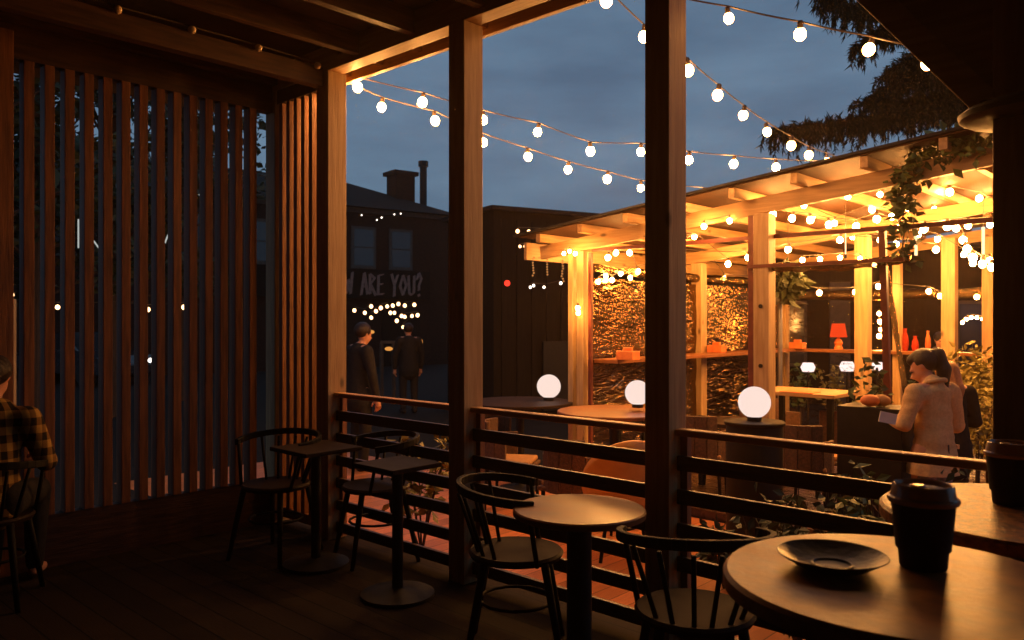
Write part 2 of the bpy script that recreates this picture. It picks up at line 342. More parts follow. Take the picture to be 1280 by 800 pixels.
# eave: inner beam, blocks, outer fascia
MB().box((-5.6, FY - .07, EZ + .001), (4, FY + .05, EZ + .2)).build('eave_beam', M['pine_x'], sh, bevel=.003)
MB().box((-4.85, FY + .17, EZ - .005), (4, FY + .21, EZ + .19)).build('fascia', M['pine_x'], sh, bevel=.003)
for x in (-4.72, -4.35, -3.95, -3.36, -2.6, -2.0, -1.3, -.6):
    MB().box((x - .02, FY + .052, EZ + .03), (x + .02, FY + .168, EZ + .18)).build('spacer', M['pine_y'], sh)
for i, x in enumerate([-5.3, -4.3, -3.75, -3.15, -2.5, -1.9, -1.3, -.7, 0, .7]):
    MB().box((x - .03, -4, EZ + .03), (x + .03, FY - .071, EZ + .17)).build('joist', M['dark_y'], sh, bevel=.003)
MB().box((-6.9, -4, EZ + .171), (4, FY + .3, EZ + .22)).build('roof', M['ceil'], sh)  # left overhang added to keep sky light off the slats
b0 = MB().box((-4.76, -4, EZ - .10), (-4.70 + .02, FY - .076, EZ + .03)).build('tie_beam', M['dark_y'], sh, bevel=.003)
b0['label'] = 'low reddish tie beam under the roof joists'
# screen header
MB().box((-5.44, -4, EZ - .16), (-5.345, FY - .071, EZ + .169)).build('header', M['dark_y'], sh)
MB().box((-5.32, FY - .05, EZ - .10), (-4.76, FY + .05, EZ - .001)).build('header', M['dark_x'], sh)
# brace and boarded triangle beside the last post
br = MB().bar((-.68, FY, 2.24), (-1.40, FY, 3.14), .09, .13, (0, 1, 0)).build('brace', M['pine_x'], sh, bevel=.003)
g = MB().prism([(-.664, 2.26), (-1.41, 3.19), (-.664, 3.19)], 1, FY - .03, FY + .03).build('gusset_board', M['pine_x'], sh)
MB().box((-.536, FY - .03, 2.3), (1.13, FY + .03, 3.19)).build('gusset_board', M['pine_x'], sh)
# back and right sides, out of view; right wall added to darken the deck
for x in (1.2, 3.9): MB().box((x - .065, FY - .075, 0), (x + .065, FY + .075, EZ)).build('post', M['pine'], sh, bevel=.004)
MB().box((-5.5, -4.1, 0), (4.1, -4.0, EZ + .16)).build('wall', M['render_dark'], sh)
MB().box((4.001, -4, 0), (4.1, FY + .3, EZ + .16)).build('wall', M['render_dark'], sh)

kn = empty('unlit_string_light', (-4.68, 1.5, 3.2), 'row of small unlit round bulbs along the tie beam', 'string light')
kb = None
pts = []
for (px, py) in ((147, 12), (240, 37), (323, 60), (397, 82)):
    # on the beam face x = -4.655
    k = (px - 640) / FL; d = -4.655 / (-math.sin(TH) + math.cos(TH) * k)
    p = WP(px, py, d); pts.append(p)
    MB().ball(p, .024, 14).build('bulb', M['opal'], kn, smooth=True)
MB().tube([pts[0] + Vector((0, -2.5, .03))] + [p + Vector((-.012, 0, .022)) for p in pts], .005, 6).build('cable', M['cable'], kn)

# slat screens
sc = empty('slat_screen', (-5.39, 1.6, 0), 'tall screen of upright reddish slats along the left side of the deck', 'slat screen')
y = -3.6
while y < 1.2:
    MB().box((-5.43, y - .028, .32), (-5.34, y + .028, EZ - .161)).build('slat', M['cedar'], sc, bevel=.003); y += .11
y = 1.52
for i in range(14):
    MB().box((-5.43, y - .028, .32), (-5.34, y + .028, EZ - .161)).build('slat', M['cedar'], sc, bevel=.003); y += .1115
MB().box((-5.43, -3.9, .002), (-5.35, 1.3, .319)).build('bottom_rail', M['dark_y'], sc)
MB().box((-5.43, 1.44, .002), (-5.35, FY - .07, .319)).build('bottom_rail', M['dark_y'], sc)
s2 = empty('slat_screen', (-5.04, FY, 0), 'narrow screen of five orange lit slats between two posts', 'slat screen')
for i in range(6):
    x = -5.28 + i * .098
    MB().box((x - .022, FY - .045, .12), (x + .022, FY + .045, EZ - .101)).build('slat', M['cedar'], s2, bevel=.003)
MB().box((-5.32, FY - .04, .05), (-4.76, FY + .04, .119)).build('bottom_rail', M['cedar'], s2)

# balustrades between the posts
def balustrade(x0, x1, label):
    e = empty('balustrade', ((x0 + x1) / 2, FY, 0), label, 'railing', 'railing bays along the deck edge')
    MB().box((x0, FY - .03, .972), (x1, FY + .03, 1.004)).build('handrail', M['rail'], e, bevel=.006)
    for z in (.88, .727, .572, .42, .268, .118):
        MB().box((x0, FY - .012, z - .068), (x1, FY + .014, z)).build('board', M['dark_x'], e, bevel=.003)
    for x in (x0 + .02, x1 - .02):
        MB().box((x - .018, FY + .016, .02), (x + .018, FY + .052, .97)).build('stile', M['cedar'], e)
balustrade(PX['A'] + .067, PX['B'] - .067, 'wooden railing bay nearest the slatted screen')
balustrade(PX['B'] + .067, PX['C'] - .067, 'middle wooden railing bay behind the small round table')
balustrade(PX['C'] + .067, PX['D'] - .067, 'wooden railing bay in front of the woman in the blazer')
balustrade(PX['D'] + .067, 1.13, 'wooden railing bay beyond the post with the round hood')

# round hood around post D
hd = empty('lamp_hood', (-.54, FY, 2.2), 'unlit dark round hood mounted around the post at right edge', 'lamp')
hp = (PX['D'] + .045, FY + .01)
MB().lathe([(.10, 0), (.205, .0), (.228, .012), (.233, .028), (.215, .042), (.14, .07), (.10, .075)], (hp[0], hp[1], 2.185), 40).build('hood', M['black'], hd, smooth='auto')
MB().box((hp[0] - .14, hp[1] - .12, 2.21), (hp[0] + .13, hp[1] + .11, 2.25)).build('bracket', M['black'], hd)

# ------------------------------------------------------------------ our tables, cups, chairs
def round_table(name, c, z, r, topm, label, colr=.045, legs=False, base_r=.22, floor=0, thick=.026):
    e = empty(name, (c.x, c.y, floor), label, 'table')
    MB().lathe([(0, z), (r - .006, z), (r, z - .006), (r, z - thick), (r - .01, z - thick - .004), (0, z - thick - .004)], (c.x, c.y, 0), 64).build('tabletop', topm, e, smooth='auto')
    MB().lathe([(0, z - thick - .004), (.12, z - thick - .006), (.12, z - thick - .02), (colr, z - thick - .03), (colr, floor + .06), (colr + .01, floor + .04), (base_r, floor + .018), (base_r, floor), (0, floor)], (c.x, c.y, 0), 40).build('pedestal', M['black'], e, smooth='auto')
    return e
TZ = 1.11
t1 = W(640 + FL * .585 / 1.21, 1.21, 0)
round_table('bar_table', t1, TZ, .257, M['table'], 'near round brown bar table carrying the saucer and a cup')
t2 = W(640 + FL * 1.07 / 1.625, 1.625, 0)
round_table('bar_table', t2, TZ, .295, M['table2'], 'second round bar table behind the near cup, partly cut by the frame')
t3 = W(724, 3.32, 0)
round_table('bistro_table', t3, .72, .275, M['table3'], 'low round bistro table with thick black pedestal beside the railing', colr=.052)

def cup(p, label):
    e = empty('paper_cup', p, label, 'cup', 'takeaway coffee cups')
    x, y, z = p
    MB().lathe([(0, .001), (.033, .001), (.0345, .004), (.0365, .03), (.0400, .031), (.0465, .103), (.047, .105), (.0455, .105), (.035, .015), (0, .015)], p, 48).build('cup_body', M['cup'], e, smooth='auto')
    ld = MB().lathe([(.0445, .102), (.0505, .103), (.052, .107), (.051, .111), (.0475, .113), (.046, .119), (.0445, .129), (.0425, .132), (.0405, .131), (.039, .126), (.036, .1245), (0, .1245)], p, 48)
    l = ld.build('lid', M['lid'], e, smooth='auto')
    MB().lathe([(0, .003), (.010, .003), (.012, 0), (0, 0)], (x - .012, y + .01, z + .1248), 16).build('sip_spout', M['lid'], l, smooth='auto')
    MB().lathe([(0, 0), (.037, 0), (.037, .0006), (0, .0006)], (x, y, z + .112), 24).build('coffee', M['saucer'], e)
    return e
cup(WP(1154, 400 + .39 / 1.262 * FL, 1.262) , 'black takeaway cup with clear lid standing near the saucer')
cup(WP(1264, 400 + .39 / 1.69 * FL, 1.69), 'black takeaway cup with clear lid on the farther bar table')
sp_ = W(1040, 1.262, TZ)
sau = MB().lathe([(0, .004), (.026, .004), (.028, .007), (.031, .007), (.033, .0045), (.050, .007), (.079, .021), (.0815, .0225), (.083, .0215), (.055, .004), (.04, .001), (0, .001)], sp_, 56).build('saucer', M['saucer'], smooth='auto')
tag(sau, 'dark stoneware saucer lying empty on the near table', 'saucer')

def bent_chair(name):
    """round-seated armchair with a bentwood horseshoe back; faces +y"""
    e = empty(name, (0, 0, 0), 'x', 'chair')
    MB().lathe([(0, .462), (.17, .458), (.205, .466), (.215, .455), (.205, .435), (0, .43)], (0, 0, 0), 32).build('seat', M['seatdark'], e, smooth='auto')
    arc = [(.27 * math.cos(R(a)), .24 * math.sin(R(a)) - .02 + (.12 if 0 else 0), .73 + .03 * math.cos(R((a + 90)))) for a in range(-205, 26, 10)]
    bm_ = MB()
    for i in range(len(arc) - 1): bm_.bar(arc[i], Vector(arc[i + 1]) + (Vector(arc[i + 1]) - Vector(arc[i])) * .06, .024, .038)
    bm_.build('back_rail', M['chairwood'], e, bevel=.004)
    for a in (-150, -125, -100, -80, -55, -30):
        p = Vector((.27 * math.cos(R(a)), .24 * math.sin(R(a)) - .02, .725)); q = Vector((.17 * math.cos(R(a)), .17 * math.sin(R(a)), .455))
        MB().tube([q, (p + q) / 2 + Vector((0, 0, 0)), p], .009, 8).build('spindle', M['chairwood'], e, smooth=True)
    for sx in (-1, 1):
        for sy in (-1, 1):
            q = Vector((sx * .14, sy * .13, .45)); f = Vector((sx * .20, sy * .21, 0)); MB().tube([f, (q + f) / 2, q], [.013, .017, .019], 10).build('leg', M['chairwood'], e, smooth=True)
        MB().tube([(sx * .25, .06, .73), (sx * .19, .1, .44)], .011, 8).build('arm_support', M['chairwood'], e, smooth=True)
    ring = [(.165 * math.cos(R(a)), .165 * math.sin(R(a)), .24) for a in range(0, 361, 20)]
    MB().tube(ring, .008, 8).build('stretcher', M['chairwood'], e, smooth=True)
    return e
GC = 'bentwood armchairs on the deck'
ch = bent_chair('armchair')
spots = [(W(645, 3.62, 0), R(-50), 'bentwood armchair left of the low round bistro table'),
         (W(868, 2.88, 0), R(40), 'bentwood armchair between the bistro table and the near bar table'),
         (W(470, 5.05, 0), R(160), 'bentwood armchair by the small square table at the railing'),
         (W(345, 5.1, 0), R(200), 'bentwood armchair in the dark corner before the narrow slat screen')]
for i, (p, a, lb) in enumerate(spots):
    o = ch if i == 0 else copy_tree(ch)
    place(o, p, a, lb, GC)
# small square table
q = W(497, 4.35, 0)
e = empty('square_table', q, 'small square table in the dark near the left railing bay', 'table')
MB().box((q.x - .17, q.y - .17, .70), (q.x + .17, q.y + .17, .725)).build('tabletop', M['seatdark'], e, bevel=.004)
MB().lathe([(.03, .699), (.03, .05), (.2, .02), (.2, 0), (0, 0)], (q.x, q.y, 0), 24).build('pedestal', M['black'], e, smooth='auto')
q = W(395, 4.9, 0)
e = empty('square_table', (q.x, q.y, 0), 'square table hidden in the dark before the corner post', 'table')
MB().box((q.x - .2, q.y - .2, .70), (q.x + .2, q.y + .2, .725)).build('tabletop', M['seatdark'], e, bevel=.004)
MB().lathe([(.03, .699), (.03, .05), (.2, .02), (.2, 0), (0, 0)], (q.x, q.y, 0), 24).build('pedestal', M['black'], e, smooth='auto')

# ------------------------------------------------------------------ string lights
_bm = {}
def bulb_mesh(kind, r):
    key = (kind, round(r, 4))
    if key not in _bm:
        b = MB().ball((0, 0, 0), r, 14, (1, 1, 1.12)); o = b.build('bulb', M[kind], smooth=True); me = o.data; bpy.data.objects.remove(o)
        s = MB().lathe([(r * .42, r * .95), (r * .5, r * 1.1), (r * .5, r * 2.0), (r * .3, r * 2.25), (0, r * 2.25)], n=8); o = s.build('socket', M['socket']); ms = o.data; bpy.data.objects.remove(o)
        _bm[key] = (me, ms)
    return _bm[key]
def string_light(label, bulbs, kind='bulb_out', r=.034, ends=(), group=None, cable=.0045, sag=.03, sock=True):
    root = empty('string_light', bulbs[0], label, 'string light', group)
    me, ms = bulb_mesh(kind, r)
    tops = [Vector(b) + Vector((0, 0, r * 2.2)) for b in bulbs]
    for b in bulbs:
        o = bpy.data.objects.new('bulb', me); C.objects.link(o); o.parent = root; o.location = Vector(b) - root.location; o.rotation_euler = (random.gauss(0, .16), random.gauss(0, .16), random.random()); o.scale = [random.uniform(.9, 1.08)] * 3
        if sock:
            s = bpy.data.objects.new('socket', ms); C.objects.link(s); s.parent = o
    ctrl = ([Vector(ends[0])] if ends and ends[0] is not None else []) + tops + ([Vector(ends[1])] if ends and ends[1] is not None else [])
    path = []
    for a, b in zip(ctrl, ctrl[1:]):
        for k in range(6):
            t = k / 6; p = a.lerp(b, t); p.z -= sag * 4 * t * (1 - t) * (b - a).length * .35 * (-1 if 0 else 1); path.append(p)
    path.append(ctrl[-1])
    MB().tube(path, cable, 5).build('cable', M['cable'], root)
    return root
GS = 'strings of bulbs hung over the yard'
def pts_of(l, d0, d1):
    n = len(l); return [WP(x, y, d0 + (d1 - d0) * i / (n - 1)) for i, (x, y) in enumerate(l)]
s1 = [(447, 109), (528, 128), (604, 150), (672, 165), (738, 189), (801, 190), (861, 200), (917, 205), (970, 209), (1021, 211)]
string_light('upper bulb string from the deck corner post to the pavilion roof', pts_of(s1, 5.75, 7.3), ends=(WP(430, 96, 5.7), WP(1070, 196, 7.3)), group=GS)
s2_ = [(477, 134), (544, 151), (604, 178), (660, 196), (710, 212), (759, 224), (801, 235), (881, 244)]
string_light('lower bulb string sagging from the corner post to the pavilion roof edge', pts_of(s2_, 5.9, 8.0), ends=(WP(430, 100, 5.72), WP(925, 240, 7.9)), group=GS)
s3 = [(758, 1), (805, 46), (860, 88), (897, 119), (929, 144), (959, 165), (989, 182), (1011, 194), (1034, 202), (1055, 209)]
string_light('steep bulb string dropping from the shelter eave to the pavilion roof', pts_of(s3, 4.5, 7.2), ends=(WP(700, -60, 4.4), WP(1080, 200, 7.2)), group=GS, kind='bulb_near')
s4 = [(820, 4), (911, 23), (1000, 43), (1086, 62), (1160, 79)]
string_light('bulb string nearest the camera running to the diagonal brace', pts_of(s4, 4.2, 3.2), ends=(WP(720, -40, 4.02), WP(1196, 72, 3.17)), group=GS, r=.027, kind='bulb_near')
string_light('single bulb end hanging under the diagonal brace', [WP(1228, 94, 3.1), WP(1262, 108, 3.05)], ends=(WP(1215, 84, 3.1), None), group=GS, r=.012, kind='bulb_near')

# ------------------------------------------------------------------ pavilion
XL, XR, Y0, Y1 = -5.19, .87, 6.65, 11.5; YM = 9.05
def bz(x): return 2.225 + .106 * (x - XL)      # underside of the sloping beams
pv = empty('pavilion', ((XL + XR) / 2, 9, GZ), 'open timber dining pavilion glowing with bulbs under a sloping roof', 'pavilion')
def post(x, y, w=.14, top=None, m='pine'):
    z = (top if top else bz(x - w / 2)) - .001
    return MB().box((x - w / 2, y - w / 2, GZ + .08), (x + w / 2, y + w / 2, z)).build('post', M[m], pv, bevel=.004)
for x in (-5.19, -3.17, -1.15, .87):
    for y_ in (Y0, YM, Y1): 
        if (x, y_) in ((-3.17, Y1), (-1.15, YM)): continue
        post(x, y_, .09 if (x, y_) == (-5.19, Y0) else .14)
post(-5.31, Y0 - .02, .065)
p_ = W(1187, 9.6, 0); post(p_.x, p_.y, .15)
p_ = W(1237, 9.8, 0); post(p_.x, p_.y, .14)
p_ = W(1122, 10.6, 0); post(p_.x, p_.y, .10)
BX0, BX1 = -5.75, 1.2
for y_, n_ in ((Y0, 'front'), (YM, 'mid'), (Y1, 'back')):
    MB().bar((BX0, y_, bz(BX0) + .07), (BX1, y_, bz(BX1) + .07), .06 if y_ != YM else .08, .14).build('beam', M['pine_x'], pv, bevel=.003)
MB().box((-5.90, 6.52, bz(-5.9) + .01), (-5.86, 11.9, bz(-5.9) + .20)).build('eave_beam', M['pine_y'], pv, bevel=.003)
x = -5.6
while x < 1.3:
    MB().box((x - .03, Y0 - .24, bz(x) + .146), (x + .03, Y1 + .4, bz(x) + .235)).build('rafter', M['pine_y'], pv, bevel=.003); x += .56
# underside boards and top sheet
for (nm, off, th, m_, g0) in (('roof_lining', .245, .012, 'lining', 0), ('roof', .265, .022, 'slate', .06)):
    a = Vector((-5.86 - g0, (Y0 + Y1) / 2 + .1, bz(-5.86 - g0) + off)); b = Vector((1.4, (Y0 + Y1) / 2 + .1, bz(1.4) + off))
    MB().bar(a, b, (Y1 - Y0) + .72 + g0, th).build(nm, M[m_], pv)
# counter shelf on the side and back walls
MB().box((XL + .075, Y0 + .1, 1.05), (XL + .38, Y1 - .4, 1.09)).build('counter', M['table3'], pv, bevel=.004)
MB().box((XL + .075, Y1 - .395, 1.05), (.8, Y1 - .075, 1.09)).build('counter', M['table3'], pv, bevel=.004)
# side wall lower cladding + film windows with crinkles
def sheet(name, o, u, v, nu, nv, amp, m, parent):
    o = Vector(o); u = Vector(u); v = Vector(v); n = u.cross(v).normalized(); b = bmesh.new(); g = []
    for i in range(nu + 1):
        r_ = []
        for j in range(nv + 1):
            p = o + u * (i / nu) + v * (j / nv); f = noise.noise(Vector((p.x * 3 + p.y * 3, p.z * 7, 1.7))) + .5 * noise.noise(Vector((p.y * 9 + p.x * 9, p.z * 15, 4)))
            r_.append(b.verts.new(p + n * f * amp))
        g.append(r_)
    for i in range(nu):
        for j in range(nv): b.faces.new((g[i][j], g[i + 1][j], g[i + 1][j + 1], g[i][j + 1]))
    k = MB(); k.bm.free(); k.bm = b
    return k.build(name, m, parent, smooth=True)
for (ya, yb) in ((Y0 + .07, YM - .07), (YM + .07, Y1 - .07)):
    sheet('window_film', (XL, ya, GZ + .25), (0, yb - ya, 0), (0, 0, 2.0), 40, 40, .012, M['film'], pv)
for (xa, xb) in ((-5.12, -3.24),):
    sheet('window_film', (xa, Y1 + .02, GZ + .25), (xb - xa, 0, 0), (0, 0, 1.8), 30, 30, .012, M['film'], pv)
def roll(a, b, r, name='film_roll'):
    a = Vector(a); b = Vector(b); n = 24; ps = [a.lerp(b, i / n) + Vector((0, 0, -.03 * math.sin(math.pi * i / n) + random.uniform(-.006, .006))) for i in range(n + 1)]
    return MB().tube(ps, [r * random.uniform(.75, 1.2) for _ in ps], 12).build(name, M['filmroll'], pv, smooth=True)
roll((-3.1, Y0 + .02, 1.965), (-1.98, Y0 + .02, 1.985), .035)
roll((XL + .1, Y1 + .03, 1.86), (.8, Y1 + .03, 1.90), .07)
roll((XL, Y0 + .1, 2.06), (XL, Y1 - .1, 2.06), .05)
roll(WP(1103, 300, 6.95), WP(1132, 490, 6.5), .022)
# oxide red steel door frame in the front
fr = empty('steel_frame', (-2.5, Y0, GZ), 'dark red steel door frame standing open in the pavilion front', 'door frame')
MB().box((-5.1, Y0 + .035, 2.215), (1, Y0 + .065, 2.25)).build('top_rail', M['redsteel'], fr)
MB().box((-3.31, Y0 - .03, GZ + .08), (-3.262, Y0 + .03, bz(-3.3) - .002)).build('upright', M['redsteel'], fr)
MB().box((-3.30, Y0 - .075, 1.955), (-2.0, Y0 - .045, 1.985)).build('cross_rail', M['redsteel'], fr)
MB().bar(WP(1103, 288, 6.42), WP(1112, 560, 6.40), .05, .05, (0, 1, 0)).build('upright', M['redsteel'], fr)
MB().box((-5.1, Y0 - .02, GZ + .08), (-5.065, Y0 + .02, 2.2)).build('upright', M['redsteel'], fr)
for z in (1.62, 1.1, .58): MB().tube([(-3.17, Y0 - .07, z), (-3.17, Y0 - .082, z)], .018, 12).build('bolt', M['black'], fr)

# bulbs inside the pavilion
GP = 'strings of bulbs inside the pavilion'
def inner(label, l, d0, d1, r=.030, kind='bulb_in'):
    return string_light(label, pts_of(l, d0, d1), kind=kind, r=r, group=GP, sag=.05)
inner('bulb string crossing the pavilion just inside its front above the red rail', [(966, 268), (990, 273), (1013, 275), (1036, 281), (1070, 283), (1096, 274), (1125, 284), (1155, 286), (1184, 283), (1210, 282), (1238, 280)], 7.6, 6.9)
inner('bulb string under the high rafters near the hanging vine', [(1018, 268), (1043, 279), (1090, 262), (1115, 271), (1135, 260), (1150, 235), (1187, 240), (1224, 248), (1250, 262)], 8.3, 7.4)
inner('short bulb string drooping at the pavilion right beside the post', [(1195, 285), (1204, 300), (1209, 311), (1216, 322), (1228, 330), (1240, 334)], 7.5, 7.1, .034)
inner('bulb string along the rolled film over the doorway', [(1003, 325), (1025, 324), (1050, 322), (1075, 323), (1093, 331)], 8.2, 8.0, .022)
inner('bulb string along the rolled film on the back wall', [(868, 295), (905, 348), (960, 352), (1024, 366), (1069, 365), (1098, 358), (1161, 364), (1175, 370), (1221, 371)], 10.9, 10.2)
inner('bulb string over the left side wall of the pavilion', [(770, 316), (787, 316), (796, 340), (830, 330), (868, 296), (910, 330)], 9.0, 9.6)
inner('small bulbs under the pavilion roof edge at its left corner', [(705, 317), (712, 314), (719, 317)], 8.3, 8.2, .018)
inner('bulb pair at the foot of the left corner post', [(722, 385), (723, 391)], 8.15, 8.15, .022)
inner('vertical bulb chain behind the doorway', [(1099, 392), (1100, 402), (1101, 412), (1099, 420)], 11.9, 11.9, .03)
inner('arc of bulbs in the far right corner of the pavilion', [(1203, 403), (1208, 399), (1214, 397), (1221, 397), (1228, 399), (1233, 404)], 12.5, 12.5, .022)
inner('bulb string over the tables in the middle of the pavilion', [(760, 322), (840, 318), (935, 322), (985, 312), (1050, 300), (1120, 305), (1170, 312)], 8.2, 8.6)
inner('bulb string woven along the front beam of the pavilion', [(880, 283), (912, 276), (960, 262), (1005, 257), (1060, 246), (1100, 243)], 7.3, 6.9, .024)
inner('bulb string close under the rafters at the pavilion right', [(1120, 236), (1146, 232), (1168, 262), (1183, 284), (1200, 268), (1221, 262), (1238, 252)], 8.8, 8.2, .03)
inner('bulb string looped between the mid posts', [(1000, 300), (1030, 297), (1066, 296), (1100, 300), (1148, 293), (1172, 299), (1205, 318), (1216, 329), (1237, 325)], 9.3, 8.8, .03)
inner('bulb string near the left film wall, low and curved', [(748, 352), (757, 345), (765, 350), (776, 342), (788, 347), (798, 339)], 8.6, 8.9, .022)
# icicle lights under the left eave
ic = empty('icicle_light', (-5.9, 6.6, 2.1), 'small dripping lights hanging from the left pavilion eave', 'string light')
for (px, y0_, y1_) in ((666, 322, 347), (683, 324, 344), (703, 326, 352), (713, 328, 356)):
    d = 8.75; m_ = MB(); yy = y0_
    while yy < y1_: p = WP(px + random.uniform(-1.5, 1.5), yy, d); m_.ball(p, .011, 6); yy += 3.2
    m_.build('drop_string', emitter('tiny warm drops', (1, .42, .12), .5), ic)
# hanging light tubes
GT = 'light tubes hanging in the pavilion'
for i, (px, a, b_, lb) in enumerate([(1145, 286, 322, 'lit tube hanging left of the inner post, beside the vine'), (1229, 284, 318, 'lit tube hanging by the post at the pavilion right'), (1057, 290, 318, 'thin tube hanging above the rolled film')]):
    d = 7.3; e = empty('hanging_tube_light', WP(px, b_, d), lb, 'lamp', GT)
    MB().tube([WP(px, a, d), WP(px, b_, d)], .013 if i < 2 else .006, 8).build('tube', M['tubewarm'], e)
    MB().tube([WP(px, b_, d), WP(px, b_ + 5, d)], .014, 8).build('end_cap', M['black'], e)
    MB().tube([WP(px, a, d), WP(px, a - 35, d)], .003, 5).build('cord', M['cable'], e)

# ------------------------------------------------------------------ globes, outdoor tables
def globe_lamp(p, r, label, z0=None):
    e = empty('globe_lamp', (p.x, p.y, p.z - r), label, 'lamp', 'glowing white globe lamps')
    MB().ball(p, r, 28).build('globe', M['globe'], e, smooth=True)
    MB().lathe([(0, 0), (r * .45, 0), (r * .45, .03), (r * .38, .035)], (p.x, p.y, p.z - r - .018), 20).build('base', M['black'], e)
    return e
def pixel_table(px, depth, z, r, label, floor=GZ, m='table3', tall=False):
    p = W(px, depth, 0); return round_table('round_table', p, z, r, M[m], label, floor=floor + .008)
g1 = WP(686, 483, 8.6); pixel_table(650, 8.5, g1.z - .15, .56, 'dark round table carrying the leftmost globe lamp', m='seatdark')
globe_lamp(g1, .128, 'glowing globe lamp on the dark table left of the pavilion corner')
g2 = WP(796, 491, 7.3); 
pixel_table(768, 7.0, g2.z - .13, .50, 'round table with shining top before the pavilion corner, under the middle globe')
globe_lamp(WP(797, 491, 7.0), .110, 'glowing globe lamp half hidden behind the deck post')
g3 = WP(943, 503, 5.95)
q = W(943, 5.95, GZ + .008); e = empty('drum_table', q, 'black drum table carrying the largest globe lamp', 'table')
zz = g3.z - .138 - q.z; MB().lathe([(0, 0), (.19, 0), (.205, .02), (.205, zz - .03), (0, zz - .03)], q, 36).build('drum', M['black'], e, smooth='auto'); MB().lathe([(0, zz - .029), (.215, zz - .029), (.22, zz - .02), (.22, zz - .006), (.215, zz), (0, zz)], q, 36).build('tabletop', M['seatdark'], e, smooth='auto')
globe_lamp(g3, .118, 'largest glowing globe lamp before the bolted pavilion post')
# tall dark drum under it
q = W(943, 5.95, 0)
# outdoor chairs on the terrace
def wicker_chair(name, mt='wicker'):
    e = empty(name, (0, 0, 0), 'x', 'chair')
    MB().box((-.24, -.23, .40), (.24, .23, .44)).build('seat', M[mt], e, bevel=.012)
    MB().box((-.22, -.20, .441), (.22, .21, .485)).build('cushion', M['cushion'], e, bevel=.015)
    b = MB(); n = 8
    for i in range(n):
        a0, a1 = R(180 + 180 * i / n), R(180 + 180 * (i + 1) / n)
        p0 = (.26 * math.cos(a0), .27 * math.sin(a0) + .0, 0); p1 = (.26 * math.cos(a1), .27 * math.sin(a1), 0)
        hh = .84 if 1 < i < n - 2 else .70
        b.bar((p0[0], p0[1], (.40 + hh) / 2), (p1[0], p1[1], (.40 + hh) / 2), .03, hh - .40)
    b.build('backrest', M[mt], e, bevel=.006)
    for sx in (-1, 1):
        for sy in (-1, 1): MB().tube([(sx * .22, sy * .21, 0), (sx * .2, sy * .19, .4)], [.013, .018], 8).build('leg', M['chairwood'], e)
    return e
wc = wicker_chair('wicker_chair')
pf = GZ + .082; gt = GZ + .007
spots = [(875, 7.55, pf, 20, 'wicker armchair behind the big globe lamp in the pavilion'), (917, 8.2, pf, 150, 'wicker armchair beyond the left table in the pavilion'),
         (1035, 7.5, pf, 175, 'wicker armchair turned to us beside the square pavilion table'), (978, 8.7, pf, 250, 'wicker armchair left of the square pavilion table'),
         (1060, 8.7, pf, 120, 'wicker armchair right of the square pavilion table'), (1000, 6.9, pf, 20, 'wicker armchair with its back to us by the square pavilion table'),
         (640, 7.6, gt, -60, 'dark wicker chair in shadow left on the terrace'), (720, 6.6, gt, 10, 'dark wicker chair in front of the shining terrace table'),
         (610, 8.9, gt, -120, 'dark wicker chair at the far side of the dark globe table')]
for i, (px, d, z, a, lb) in enumerate(spots):
    o = wc if i == 0 else copy_tree(wc); place(o, W(px, d, z), R(a), lb, 'wicker chairs on the terrace and in the pavilion')
def sq_table(px, d, z, floor, s, label, rz=0, top='pine_x'):
    p = W(px, d, floor); e = empty('dining_table', (0, 0, 0), label, 'table')
    h = z - floor
    MB().box((-s, -s * .8, h - .035), (s, s * .8, h)).build('tabletop', M[top], e, bevel=.004)
    for sx in (-1, 1):
        for sy in (-1, 1): MB().box((sx * (s - .06) - .025, sy * (s * .8 - .06) - .025, 0), (sx * (s - .06) + .025, sy * (s * .8 - .06) + .025, h - .036)).build('leg', M['chairwood'], e)
    e.location = p; e.rotation_euler = (0, 0, rz); return e
sq_table(1006, 7.95, .80, pf, .42, 'square wooden dining table in the middle of the pavilion')
sq_table(895, 8.0, .50, pf, .34, 'dark square dining table near the left film wall', top='seatdark')
sq_table(760, 9.3, .55, pf, .38, 'square wooden dining table behind the left corner post')
mn = MB().box((-.16, -.11, 0), (.16, .11, .006)).build('menu_card', M['orangebox'], None); mn.location = W(1000, 7.75, .802); tag(mn, 'orange menu card lying on the square dining table', 'menu')

# orange round-backed shell chair behind the railing
p_ = W(782, 6.1, gt)
e = empty('shell_chair', (0, 0, 0), 'bright orange round-backed tub chair seen through the railing', 'chair')
b = MB(); n = 20; rows = []
for i in range(n + 1):
    a = R(190 + 160 * i / n); r_ = []
    top = .55 + .36 * math.sin(math.pi * i / n) ** .6
    for j in range(8):
        z = .36 + (top - .36) * j / 7; rr = .30 + .05 * j / 7; r_.append(b.bm.verts.new((rr * math.cos(a), rr * math.sin(a) + .08, z)))
    rows.append(r_)
for i in range(n):
    for j in range(7): b.bm.faces.new((rows[i][j], rows[i + 1][j], rows[i + 1][j + 1], rows[i][j + 1]))
bk = b.build('backrest', M['orangeshell'], e, smooth=True); bk.modifiers.new('thick', 'SOLIDIFY').thickness = .025
MB().lathe([(0, .40), (.26, .40), (.31, .38), (.30, .34), (0, .34)], (0, .05, 0), 32).build('seat', M['orangeshell'], e, smooth='auto')
for sx in (-1, 1):
    for sy in (-1, 1): MB().tube([(sx * .24, sy * .22 + .05, 0), (sx * .17, sy * .15 + .05, .34)], .014, 8).build('leg', M['chairwood'], e)
e.location = p_; e.rotation_euler = (0, 0, TH + R(8))

